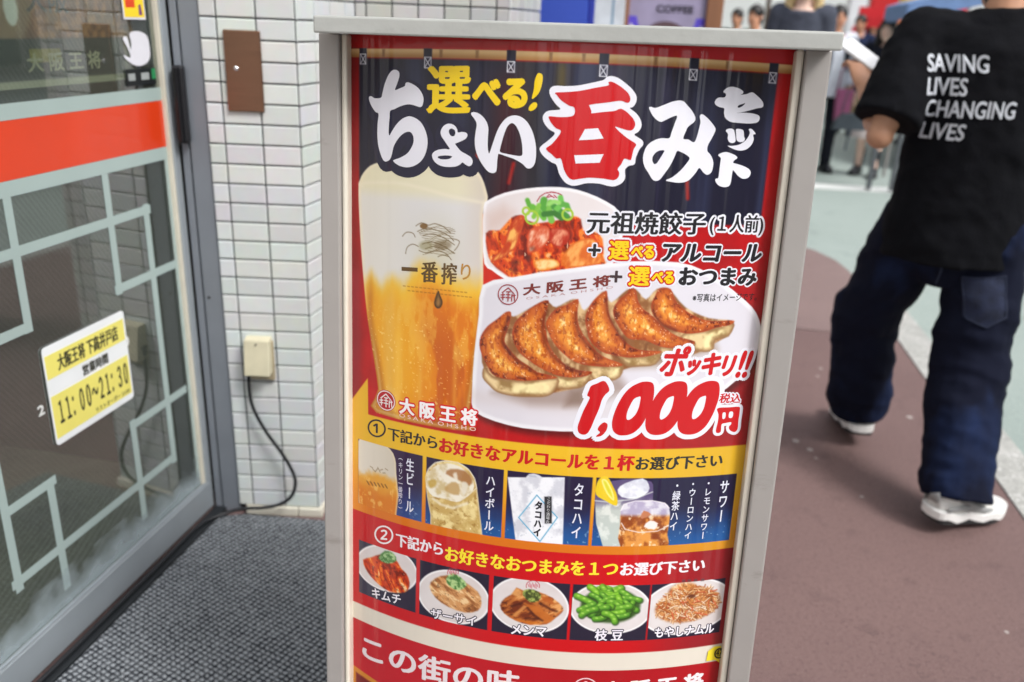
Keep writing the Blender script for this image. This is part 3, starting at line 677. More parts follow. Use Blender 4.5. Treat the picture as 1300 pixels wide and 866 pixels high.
# navy halo of the headline that overlaps the foam is printed with the lettering below
vv = np.concatenate([gv, np.arange(1.02, 1.2401, 0.02)])
NVV = len(vv)
inkf = np.zeros((NVV, NU, 3)); inkf[:NV] = INK; inkf[NV:] = C(172, 6, 20)
inkl = srgb(np.clip(inkf, 0, 255)) * 0.95
X, Y = np.meshgrid(gu, vv); Wd = bulge(X)
vert = np.stack([X, -Wd, S_H - Y], -1).reshape(-1, 3).astype(np.float32)
idx = np.arange(NVV * NU).reshape(NVV, NU)
quads = np.stack([idx[:-1, :-1], idx[1:, :-1], idx[1:, 1:], idx[:-1, 1:]], -1).reshape(-1, 4).astype(np.int32)
pm = bpy.data.meshes.new('poster')
pm.vertices.add(len(vert)); pm.vertices.foreach_set('co', vert.ravel())
pm.loops.add(quads.size); pm.loops.foreach_set('vertex_index', quads.ravel())
pm.polygons.add(len(quads)); pm.polygons.foreach_set('loop_start', np.arange(0, quads.size, 4, dtype=np.int32)); pm.polygons.foreach_set('loop_total', np.full(len(quads), 4, np.int32))
pm.update(calc_edges=True)
ca = pm.color_attributes.new('ink', 'FLOAT_COLOR', 'POINT')
ca.data.foreach_set('color', np.concatenate([inkl.reshape(-1, 3), np.ones((NVV * NU, 1))], 1).astype(np.float32).ravel())
poster = link_obj('poster', pm, print_material('poster_print'), sign, smooth=True)

# ---------------------------------------------------------------- lettering (flat ink shapes laid on the curved print)
_inkm = {}
def ink(col):
    if col not in _inkm: _inkm[col] = print_material('ink_%d_%d_%d' % col, col)
    return _inkm[col]
PX = 0.00100                                    # one photo pixel is about a millimetre of poster
def cut_columns(v, f, step=0.008):
    if np.ptp(v[:, 0]) < step: return v, f
    bm = bmesh.new(); bv = [bm.verts.new((x, y, 0)) for x, y in v]
    for q in f:
        try: bm.faces.new([bv[i] for i in q])
        except ValueError: pass
    k = math.floor(v[:, 0].min() / step) + 1
    while k * step < v[:, 0].max():
        bmesh.ops.bisect_plane(bm, geom=bm.verts[:] + bm.edges[:] + bm.faces[:], dist=1e-7, plane_co=(k * step, 0, 0), plane_no=(1, 0, 0)); k += 1
    bm.verts.index_update()
    vo = np.array([(q.co.x, q.co.y) for q in bm.verts]); fo = [tuple(q.index for q in fa.verts) for fa in bm.faces]; bm.free()
    return vo, fo
def lay(name, v, f, col, lift, r=0.0, n=0, rx=None, parent=None):
    """v: (u, v) on the poster"""
    v, f = cut_columns(v, f)
    v, f, ly = spread(v, f, r if rx is None else rx, r, n)
    w_ = bulge(v[:, 0]) + lift + ly * 8e-6
    P = np.stack([v[:, 0], -w_, S_H - v[:, 1]], -1)
    me = bpy.data.meshes.new(name); me.from_pydata([tuple(q) for q in P], [], f); me.update()
    nrm = np.zeros(len(f) * 3); me.polygons.foreach_get('normal', nrm)
    if nrm.reshape(-1, 3)[:, 1].mean() > 0: me.flip_normals()
    return link_obj(name, me, ink(col), parent or poster)
LIFT = 0.00015
def outlined(name, v, f, col, bold, outs=(), rx=None, n=8):
    """outs: [(colour, radius)] from the innermost outline outwards"""
    z = LIFT
    for c, r in reversed(list(outs)):
        lay(name + '_outline', v, f, c, z, r, 14); z += 0.00018
    return lay(name, v, f, col, z, bold, n if bold else 0, rx)
def words(name, text, bl, br, h, col, bold=0.0, outs=(), rx=None, shear=0.0, spacing=1.0):
    v, f = fit_box(text, spacing)
    a, b = mm([bl, br]); t = mm([(bl[0], bl[1] - h)])[0]; hv = a[1] - t[1]
    P = np.stack([a[0] + v[:, 0] * (b[0] - a[0]) + shear * v[:, 1] * hv, a[1] + v[:, 0] * (b[1] - a[1]) - v[:, 1] * hv], 1)
    return outlined(name, P, f, col, bold, outs, rx)
def column(name, chars, top, bottom, wd, col, bold=0.0, outs=()):
    """vertical writing: one em box below the other"""
    a, b = mm([top, bottom]); n = len(chars); ch = (b[1] - a[1]) / n; cw = wd * PX
    V, F, k = [], [], 0
    for i, c in enumerate(chars):
        v, f = glyph(c); cx, cy = v.min(0) * .5 + v.max(0) * .5
        if c in 'ー()（）一' and not (c == '一'):
            q = np.stack([(v[:, 1] - cy), -(v[:, 0] - cx)], 1)
        else:
            q = np.stack([v[:, 0] - (0.48 if len(chars) > 1 and c not in '・' else cx), v[:, 1] - (0.36 if c not in '・' else cy)], 1)
        V.append(np.stack([(a[0] + b[0]) / 2 + q[:, 0] * cw, a[1] + (i + .5) * ch - q[:, 1] * ch * 0.98], 1))
        F += [tuple(j + k for j in g) for g in f]; k += len(v)
    return outlined(name, np.concatenate(V), F, col, bold, outs)
def shape(outer, holes=(), sub=5):
    """traced outline(s) in photo readings -> flat mesh on the poster"""
    loops = [mm(smooth_poly(q, sub)) for q in (outer, *holes)]
    v = np.concatenate(loops); f = tessellate_polygon([[Vector((a, b, 0)) for a, b in q] for q in loops])
    return v, [tuple(t) for t in f]
def join(parts):
    V, F, k = [], [], 0
    for v, f in parts: V.append(v); F += [tuple(i + k for i in q) for q in f]; k += len(v)
    return np.concatenate(V), F
WHITE, NAVY, DARK, REDL, YEL = (222, 222, 232), (26, 24, 50), (30, 28, 32), (190, 4, 16), (230, 196, 14)

H1 = lambda q: zoomed(460, 75, 5.414, q)
H2 = lambda q: zoomed(530, 70, 5.247, q)
H3 = lambda q: zoomed(670, 80, 5.094, q)
H4 = lambda q: zoomed(800, 90, 5.411, q)
chi = shape(H1([(228, 74), (250, 85), (256, 108), (250, 140), (238, 175), (226, 213), (262, 200), (292, 186), (297, 168), (312, 160), (345, 172), (385, 200), (412, 240), (421, 275), (415, 315), (402, 330), (380, 326), (345, 315), (310, 312), (262, 325), (225, 343), (193, 357), (188, 400), (184, 450), (182, 500), (187, 525), (205, 495), (235, 450), (270, 415), (305, 397), (335, 395), (375, 412), (410, 445), (437, 500), (449, 560), (442, 625), (420, 680), (385, 718), (340, 740), (300, 744), (260, 735), (230, 718), (213, 700), (222, 692), (265, 676), (310, 648), (340, 605), (353, 565), (350, 530), (335, 505), (315, 500), (290, 508), (262, 530), (235, 565), (215, 605), (205, 650), (190, 690), (165, 704), (145, 695), (125, 650), (110, 590), (104, 520), (106, 440), (112, 378), (90, 362), (65, 325), (50, 290), (47, 262), (62, 256), (82, 268), (110, 270), (132, 262), (140, 230), (155, 170), (180, 110), (205, 80)]))
yo = shape(H2([(218, 457), (248, 470), (265, 495), (270, 515), (300, 512), (328, 520), (332, 540), (320, 558), (295, 572), (262, 586), (252, 592), (268, 615), (290, 640), (325, 660), (355, 680), (368, 705), (362, 730), (345, 740), (322, 730), (300, 715), (285, 728), (255, 742), (200, 745), (150, 735), (115, 710), (98, 675), (105, 650), (135, 632), (180, 625), (215, 627), (200, 600), (180, 570), (160, 540), (155, 510), (168, 480), (190, 462)]),
           [H2([(232, 490), (250, 503), (252, 525), (242, 540), (225, 538), (212, 522), (210, 503), (218, 492)]), H2([(150, 672), (190, 668), (225, 672), (230, 678), (215, 690), (185, 695), (155, 693), (137, 684), (138, 676)])])
ii = shape(H2([(372, 380), (400, 385), (430, 405), (458, 440), (472, 485), (470, 540), (468, 600), (472, 640), (478, 655), (490, 625), (505, 580), (530, 510), (560, 455), (600, 415), (645, 402), (690, 412), (730, 445), (760, 495), (780, 555), (790, 620), (788, 690), (775, 735), (750, 755), (725, 750), (700, 725), (650, 695), (595, 675), (545, 658), (538, 662), (532, 700), (528, 760), (520, 780), (500, 786), (470, 775), (440, 740), (410, 690), (388, 630), (382, 570), (388, 510), (395, 460), (380, 425), (362, 402), (358, 387)]),
           [H2([(628, 453), (655, 470), (680, 520), (695, 580), (700, 640), (697, 666), (680, 672), (640, 667), (590, 657), (551, 645), (552, 620), (565, 570), (580, 520), (600, 475)])])
mi = shape(H4([(130, 255), (145, 248), (175, 255), (230, 235), (290, 212), (340, 204), (370, 212), (395, 240), (425, 275), (447, 320), (440, 350), (400, 382), (385, 410), (365, 465), (400, 472), (440, 490), (462, 440), (475, 390), (483, 350), (478, 315), (490, 298), (515, 310), (550, 345), (580, 385), (585, 410), (565, 455), (535, 510), (530, 550), (550, 575), (567, 610), (570, 650), (558, 695), (530, 714), (505, 700), (475, 668), (450, 700), (410, 745), (370, 765), (320, 768), (270, 760), (245, 752), (290, 730), (340, 690), (380, 645), (408, 603), (390, 580), (350, 558), (322, 552), (305, 590), (275, 650), (240, 700), (205, 745), (175, 756), (150, 742), (125, 700), (100, 660), (88, 610), (95, 560), (120, 510), (165, 478), (215, 463), (268, 462), (285, 420), (305, 365), (322, 310), (280, 320), (235, 342), (210, 350), (180, 335), (150, 300)]),
           [H4([(225, 545), (235, 550), (225, 570), (200, 610), (182, 635), (165, 640), (153, 620), (155, 590), (175, 562), (200, 548)])])
se = shape(H4([(645, 135), (670, 115), (700, 110), (740, 118), (775, 140), (772, 158), (757, 165), (800, 160), (838, 148), (870, 170), (905, 205), (915, 235), (905, 252), (870, 258), (820, 272), (765, 285), (735, 290), (790, 288), (850, 295), (885, 310), (888, 335), (870, 355), (820, 362), (750, 358), (690, 350), (655, 325), (645, 290), (645, 258), (610, 248), (585, 230), (583, 208), (605, 185), (645, 183), (658, 170), (655, 155), (642, 148)]), [H4([(790, 222), (770, 228), (745, 237), (738, 250), (752, 253), (775, 240)])])
tsu = [shape(H4(q)) for q in ([(657, 410), (680, 397), (708, 402), (718, 425), (724, 470), (720, 488), (702, 496), (680, 488), (670, 465), (672, 435)], [(728, 402), (755, 400), (778, 412), (782, 450), (788, 470), (775, 487), (748, 488), (732, 475), (728, 440)],
                             [(815, 402), (835, 400), (862, 432), (845, 440), (848, 475), (830, 512), (795, 540), (750, 548), (705, 535), (670, 515), (700, 516), (745, 508), (785, 485), (810, 455), (822, 425)])]
to = shape(H4([(605, 580), (625, 565), (660, 558), (700, 570), (728, 585), (735, 600), (715, 615), (708, 632), (735, 640), (780, 655), (815, 675), (828, 700), (815, 730), (780, 742), (745, 725), (715, 690), (705, 685), (698, 720), (690, 770), (675, 793), (640, 798), (605, 785), (585, 755), (590, 740), (605, 735), (612, 690), (618, 640), (622, 600)]))
hv_, hf_ = join([chi, yo])
lay('headline_shadow', hv_ + np.array([0.001, 0.005]), hf_, NAVY, LIFT * 0.6, 0.0085, 16)
for q_ in (chi, yo, ii, mi): lay('headline_lettering', *q_, WHITE, LIFT + 0.0004)
lay('set_lettering', *join([se, to] + tsu), WHITE, LIFT + 0.0002)
nomi_out = shape(H3([(540, 85), (580, 95), (625, 125), (675, 170), (703, 215), (700, 255), (680, 285), (660, 292), (700, 325), (728, 365), (735, 410), (715, 445), (690, 465), (740, 500), (745, 530), (722, 560), (700, 610), (690, 655), (655, 665), (630, 690), (630, 740), (610, 775), (565, 797), (520, 795), (460, 780), (380, 778), (320, 792), (280, 792), (240, 770), (205, 720), (185, 660), (150, 640), (100, 600), (77, 560), (90, 535), (140, 495), (175, 455), (140, 430), (110, 395), (97, 355), (110, 325), (140, 308), (210, 300), (180, 265), (150, 220), (140, 185), (150, 160), (180, 148), (250, 150), (330, 145), (430, 125), (490, 110), (510, 92)]))
nomi = shape(H3([(180, 192), (250, 188), (340, 180), (440, 160), (520, 145), (522, 125), (545, 122), (590, 145), (640, 185), (662, 220), (660, 250), (640, 258), (600, 245), (520, 255), (405, 270), (402, 285), (412, 312), (415, 325), (480, 318), (560, 310), (585, 300), (610, 298), (650, 325), (685, 365), (695, 400), (680, 430), (655, 437), (610, 425), (565, 412), (600, 450), (650, 490), (700, 525), (685, 560), (670, 620), (660, 628), (625, 620), (605, 655), (582, 685), (592, 710), (585, 740), (560, 757), (530, 755), (490, 748), (400, 742), (330, 750), (290, 755), (260, 735), (235, 690), (215, 620), (185, 618), (155, 590), (118, 555), (160, 520), (215, 445), (180, 420), (150, 385), (135, 350), (150, 345), (220, 350), (295, 340), (302, 290), (265, 275), (215, 240), (190, 210)], ), [], 4)
lay('headline_character_outline', *nomi_out, WHITE, LIFT + 0.0004)
lay('headline_character', *nomi, REDL, LIFT + 0.0006)
def sharp(outer): v = mm(outer); return v, [tuple(t) for t in tessellate_polygon([[Vector((a, b, 0)) for a, b in v]])]
lay('headline_character_gap', *join([sharp(H3(q)) for q in ([(370, 428), (455, 422), (490, 488), (420, 495), (330, 500)], [(300, 597), (490, 590), (465, 645), (310, 650)])]), WHITE, LIFT + 0.0008)
words('choose_lettering', '選', (543, 143), (595, 143.5), 58, YEL, 0.0013, rx=0.0024)
words('choose_lettering', 'べる', (601, 134), (667, 135.5), 33, YEL, 0.0024)
lay('exclamation_mark', *join([shape(H2(q)) for q in ([(800, 125), (820, 122), (834, 140), (830, 190), (810, 250), (775, 288), (762, 285), (775, 230), (782, 170)], [(755, 330), (775, 315), (795, 320), (795, 345), (770, 368), (745, 370), (742, 350)])]), YEL, LIFT + 0.0002)
# menu lines
W2 = [(WHITE, 0.0030)]
words('menu_lettering', '元祖焼餃子', (745, 296), (894, 297.5), 28, DARK, 0.0005, W2, rx=0.0010)
words('menu_lettering', '(１人前)', (900.5, 298), (967, 299), 26, DARK, 0.0003, W2, rx=0.0006)
words('menu_lettering', '+', (747, 324.5), (761.5, 325), 14.5, DARK, 0.0007, [(WHITE, 0.0024)])
RW = [(REDL, 0.0027), (WHITE, 0.0050)]
words('choose_lettering', '選', (773, 329), (797, 329.5), 23, YEL, 0.0006, RW, rx=0.0010)
words('choose_lettering', 'べる', (801.5, 326.5), (829, 327.5), 14.5, YEL, 0.0009, RW)
words('menu_lettering', 'アルコール', (839, 331.5), (964, 332), 22, DARK, 0.0010, W2, rx=0.0014, shear=0.12)
words('menu_lettering', '+', (774.5, 358), (789, 358.5), 14, (60, 44, 48), 0.0006)
words('choose_lettering', '選', (798, 362), (823, 362.5), 23, YEL, 0.0006, RW, rx=0.0010)
words('choose_lettering', 'べる', (827.5, 359), (854, 359.5), 14, YEL, 0.0009, RW)
words('menu_lettering', 'おつまみ', (862, 362), (958.5, 362), 22, DARK, 0.0010, W2, rx=0.0014)
words('note_lettering', '※写真はイメージです。', (879, 383), (960, 381.5), 10, DARK, 0.00015)
# price
Z = lambda q: zoomed(720, 430, 5.4167, q)
zero = [(480, 310), (530, 295), (580, 300), (598, 330), (595, 400), (575, 470), (545, 540), (500, 610), (440, 655), (370, 665), (325, 645), (308, 600), (315, 540), (345, 460), (385, 390), (430, 340)]
zh = [(490, 400), (505, 402), (500, 440), (490, 480), (470, 520), (440, 550), (415, 558), (408, 540), (415, 500), (435, 455), (460, 415)]
price = [shape(Z([(165, 325), (205, 308), (250, 290), (275, 310), (290, 355), (262, 385), (240, 420), (220, 480), (190, 550), (165, 610), (140, 650), (110, 660), (80, 645), (72, 610), (85, 565), (110, 500), (140, 440), (155, 405), (138, 390), (150, 355)])),
         shape(Z([(225, 595), (255, 575), (278, 590), (270, 630), (240, 665), (205, 675), (200, 668), (225, 645), (210, 625)]))]
for k in (0, 229, 450): price.append(shape(Z(np.array(zero) + (k, -k * .012)), [Z(np.array(zh) + (k, -k * .012))]))
outlined('price_lettering', *join(price), REDL, 0, [(WHITE, 0.0068)])
yen = shape(Z([(1030, 487), (1050, 474), (1110, 472), (1180, 468), (1188, 490), (1178, 560), (1172, 620), (1150, 642), (1118, 628), (1113, 604), (1126, 590), (1126, 574), (1090, 580), (1062, 590), (1056, 640), (1030, 648), (1022, 630), (1036, 570), (1040, 520)]), [Z([(1070, 510), (1090, 510), (1086, 545), (1068, 550)]), Z([(1116, 505), (1140, 504), (1136, 540), (1112, 542)])], 3)
outlined('yen_lettering', *yen, REDL, 0, [(WHITE, 0.0042)])
words('tax_lettering', '税込', (912.5, 511.5), (939, 511.5), 12, REDL, 0.0003, [(WHITE, 0.0022)], rx=0.0005, shear=0.1)
for ch, a, b, y, h in (('ポ', 836, 866, 476.5, 36), ('ッ', 870, 884, 475.5, 18), ('キ', 889, 910, 475, 26), ('リ', 914, 927, 476.5, 24), ('!!', 934, 946, 478.5, 32)):
    words('offer_lettering', ch, (a, y), (b, y), h, REDL, 0.0016, [(WHITE, 0.0058)], shear=0.22)
# emblem and name at the foot of the glass, on the plate, at the bottom
def emblem(cx, cy, r, col, disc=None):
    c = mm([(cx, cy)])[0]; ru = abs(mm([(cx + r, cy)])[0, 0] - c[0])
    parts = []
    def bar(p, q, wd):
        p, q = c + np.array(p) * ru, c + np.array(q) * ru; t = (q - p) / np.linalg.norm(q - p); nn = np.array([-t[1], t[0]]) * wd * ru
        parts.append((np.array([p + nn, q + nn, q - nn, p - nn]), [(0, 1, 2, 3)]))
    for i in range(24):
        a, b = 2 * math.pi * i / 24, 2 * math.pi * (i + 1) / 24 + .02; bar((math.cos(a), math.sin(a)), (math.cos(b), math.sin(b)), .055)
    for p, q in (((-.62, -.12), (0, -.7)), ((0, -.7), (.62, -.12)), ((-.75, .1), (-.3, .02)), ((-.52, -.1), (-.52, .62)), ((-.75, .34), (-.3, .3)), ((-.2, -.28), (.24, -.3)), ((-.2, 0), (.24, 0)), ((-.24, .3), (.28, .3)), ((.02, -.28), (.02, .7)), ((.4, -.1), (.4, .66)), ((.34, .1), (.78, 0)), ((.62, -.1), (.7, .6))):
        bar(p, q, .06)
    if disc:
        t = np.linspace(0, 2 * math.pi, 32, endpoint=False)
        lay('emblem_disc', np.stack([c[0] + ru * 1.12 * np.cos(t), c[1] + ru * 1.12 * np.sin(t)], 1), [tuple(range(32))], disc, LIFT)
    v, f = join(parts); ob = lay('emblem', v, f, col, LIFT + 0.0002)
    for i, vx in enumerate(ob.data.vertices): vx.co.y -= (i // 4) * 6e-6
emblem(490, 508.5, 11, (230, 214, 214), (178, 16, 34))
words('shop_name_lettering', '大 阪 王 将', (507.5, 524), (605, 541), 19.5, (238, 234, 236), 0.0007, [((206, 20, 30), 0.0030)], rx=0.0011)
words('shop_name_lettering', 'O S A K A  O H S H O', (507, 529), (604, 547.5), 4.6, (232, 196, 190), 0.00012)
emblem(645, 374, 12.5, (150, 60, 66))
words('plate_lettering', '大 阪 王 将', (664.5, 375), (774, 362.5), 13.5, (116, 48, 44), 0.0006, rx=0.0009)
words('plate_lettering', 'O S A K A  O H S H O', (668, 380.5), (778, 366), 3.0, (176, 130, 130), 0)
emblem(743, 874, 15, (226, 190, 196))
words('shop_name_lettering', '大 阪 王 将', (764, 886), (891, 873), 20, (230, 222, 226), 0.0011, rx=0.0014)
words('slogan_lettering', 'この街の味', (461, 835), (659, 885), 30, (226, 214, 218), 0.0011, rx=0.0016)
words('glass_lettering', '一', (510, 343.5), (530, 344.8), 4.5, (92, 66, 26), 0.0003)
words('glass_lettering', '番', (535, 358), (555, 359), 26, (88, 66, 30), 0.0003, rx=0.0009)
words('glass_lettering', '搾', (560.5, 361), (579, 361.5), 27, (96, 72, 40), 0.0003, rx=0.0008)
words('glass_lettering', 'り', (585, 355), (597, 355), 20, (176, 128, 50), 0.0003)
# the two instruction lines
words('line_number', '①', (467, 553.5), (489.5, 556), 22, (40, 30, 40), 0.0004)
words('instruction_lettering', '下記から', (493, 558.5), (554.5, 570.5), 16.5, (36, 30, 34), 0.0003, rx=0.0008)
words('instruction_lettering', 'お好きなアルコールを１杯', (558, 574), (804, 597.5), 19, (190, 16, 22), 0.0006, rx=0.0012)
words('instruction_lettering', 'お選び下さい', (807, 597), (916, 592), 16.5, (42, 40, 36), 0.0004, rx=0.0009)
words('line_number', '②', (475.5, 689.5), (499, 691.5), 23, (236, 226, 230), 0.0003)
words('instruction_lettering', '下記から', (503, 693), (561.5, 705.5), 16.5, (232, 224, 230), 0.0004, rx=0.0009)
words('instruction_lettering', 'お好きなおつまみを１つ', (565.5, 711.5), (783, 731), 18.5, (238, 216, 50), 0.0005, rx=0.0011)
words('instruction_lettering', 'お選び下さい', (787.5, 731), (893.5, 724.5), 16, (228, 224, 230), 0.0005, rx=0.0010)
# drinks and snacks
PALE = (216, 218, 232)
column('drink_lettering', '生ビール', (520.5, 582), (519.5, 652), 14, PALE, 0.0003)
column('drink_lettering', '(キリン一番搾り)', (509, 579), (507.5, 648), 7.5, (200, 196, 214), 0.0001)
column('drink_lettering', 'ハイボール', (622.5, 603), (620.5, 675), 14.5, PALE, 0.0003)
column('drink_lettering', 'タコハイ', (735, 613), (731, 685), 15, PALE, 0.0003)
column('glass_lettering', 'タコハイ', (682, 636), (683.5, 682), 11, (34, 36, 44), 0.0007)
column('glass_lettering', 'こだわり酒場の', (695.3, 631), (696.5, 665), 5.2, (200, 202, 206), 0.0)
column('drink_lettering', 'サワー', (920.5, 609), (914.5, 664), 14, PALE, 0.0003)
column('drink_lettering', '・レモンサワー', (899.5, 608), (892.5, 685), 10.5, PALE, 0.0002)
column('drink_lettering', '・ウーロンハイ', (879.5, 609), (873.5, 685), 10.5, PALE, 0.0002)
column('drink_lettering', '・緑茶ハイ', (859.5, 610), (855, 674.5), 11.5, PALE, 0.0002)
NO = [(NAVY, 0.0018)]
words('snack_lettering', 'キムチ', (472.5, 758), (508.5, 767.5), 12, (232, 228, 236), 0.0004, NO)
words('snack_lettering', 'ザーサイ', (547, 784), (604, 795), 12, (232, 228, 236), 0.0004, NO)
words('snack_lettering', 'メンマ', (649, 804.5), (693, 808), 12, (232, 228, 236), 0.0006, NO)
words('snack_lettering', '枝 豆', (755, 813), (790, 813), 14, (226, 222, 232), 0.0004, NO, rx=.0006)
words('snack_lettering', 'もやしナムル', (831, 809), (905.5, 803), 12, (232, 228, 236), 0.0005, NO)

# ---------------------------------------------------------------- frame, cap, back, foot
frame_m = mat('grey_painted_aluminium', (152, 148, 145), 0.42, 0.0, var=0.05, scale=9, bump=0.05, bscale=30, coat=0.15, grime=.35)
cap_m = mat('weathered_white_steel', (164, 166, 163), 0.5, 0.0, var=0.07, scale=16, bump=0.12, bscale=40, grime=.45)
trim_m = mat('ivory_plastic_trim', (214, 208, 194), 0.5, var=0.05, scale=20)
def su(x, y, wd): return float(sl_(x, y, wd)[0])
def svv(x, y, wd): return float(sl_(x, y, wd)[1])
def sbox(u0, u1, v0, v1, w0, w1): return (u0, u1, -w1, -w0, S_H - v1, S_H - v0)
WF = 0.030
uLi, uLt, uLo = su(441.5, 400, WF - .007), su(432.5, 400, WF), su(408.3, 400, WF)
uRi, uRt, uRo = su(968.5, 420, WF - .007), su(979.5, 420, WF), su(1010.5, 420, WF)
WC = 0.085
cl, cr_ = su(397, 26, WC), su(1070.5, 57, WC)
ct, cb = (svv(397, 15, WC) + svv(1070, 45, WC)) / 2, (svv(397, 37, WC) + svv(1070, 70, WC)) / 2
SLP = math.tan(_t)                             # the lid sits level although the sign leans back a little
mb = MB(); mb.prism([(WC, ct), (-0.19, ct - (WC + .19) * SLP), (-0.19, cb - (WC + .19) * SLP), (WC, cb)], cl, cr_, lambda a, b, t: S3(t, b, a)); mb.build('cap', cap_m, sign, bev=0.0025)
VB = 1.245
for a, b in ((uLo, uLt), (uRt, uRo)):
    MB().box(*sbox(a, b, cb - 0.006, VB + 0.05, -0.16, WF)).build('post', frame_m, sign, bev=0.003)
for a, b in ((uLt + .0004, uLi), (uRi, uRt - .0004)):
    MB().box(*sbox(a, b, cb - 0.006, VB - 0.001, -0.012, WF - 0.007)).build('trim', trim_m, sign, bev=0.003)
MB().box(*sbox(uLt + .001, uRt - .001, cb - .018, VB - .001, -0.150, -0.140)).build('back_panel', frame_m, sign)
# lower rail follows the bulge
mb = MB(); us = np.linspace(uLt + .001, uRt - .001, 25)
prof = [(float(u), float(max(bulge(np.clip(u, -SW / 2, SW / 2)), 0)) + 0.004) for u in us] + [(float(us[-1]), -0.139), (float(us[0]), -0.139)]
mb.prism([(a, b) for a, b in prof], VB, VB + 0.05, lambda a, b, t: S3(a, t, b)); mb.build('bottom_rail', frame_m, sign)
# head filler between cap and curved poster
mb = MB(); mb.prism([(float(u), float(max(bulge(np.clip(u, -SW / 2, SW / 2)), 0)) - 0.002) for u in us] + [(float(us[-1]), -0.139), (float(us[0]), -0.139)], cb - 0.009, -0.0002, lambda a, b, t: S3(a, t, b))
mb.build('head_rail', trim_m, sign)
foot_m = mat('black_rubber', (34, 34, 36), 0.7)
MB().box(*sbox(uLo - .03, uRo + .03, VB + 0.051, VB + 0.085, -0.20, 0.10)).build('base', frame_m, sign, bev=0.006)
for a in (uLo + .02, uRo - .02):
    for b in (0.05, -0.15):
        ob = MB().tube([(a - .012, -b, S_H - VB - 0.125 + .003), (a + .012, -b, S_H - VB - 0.125 + .003)], 0.037, 18).build('caster', foot_m, sign)
# yellow price tape stuck over the lower right corner
tape_m = mat('yellow_paper_tape', (236, 214, 40), 0.6, var=0.06, scale=60)
tp = [(899, 826), (907, 820), (918, 819), (927, 817), (926, 829), (924.5, 838), (908, 837), (896.5, 838.5)]
us_ = mm(tp); us_[:, 0] = np.minimum(us_[:, 0], uRi - .001); vtx = [S3(u, v, float(bulge(min(u, SW / 2))) + 0.0011 + .0005) for u, v in us_]
me = bpy.data.meshes.new('tape'); me.from_pydata(vtx, [], [tuple(reversed(range(len(vtx))))]); me.update()
tape = link_obj('price_tape', me, tape_m, sign)
def on_tape(name, v, f, col, r=0.0003, n=6):
    v, f, ly = spread(v, f, r, r, n)
    P = [S3(u, q, float(bulge(min(u, SW / 2))) + 0.0030 + k * 1e-5) for (u, q), k in zip(v, ly)]
    me = bpy.data.meshes.new(name); me.from_pydata(P, [], f); me.update(); return link_obj(name, me, ink(col), tape)
for tx, a, b, h in (('○', (906, 835), (918, 834), 13), ('47', (908.5, 832), (916, 831), 8), ('ニ', (919.5, 831), (922.5, 830.5), 4)):
    v, f = fit_box(tx); p, q = mm([a, b]); t = mm([(a[0], a[1] - h)])[0]
    on_tape('tape_lettering', np.stack([p[0] + v[:, 0] * (q[0] - p[0]), p[1] + v[:, 0] * (q[1] - p[1]) - v[:, 1] * (p[1] - t[1])], 1), f, (50, 46, 20))

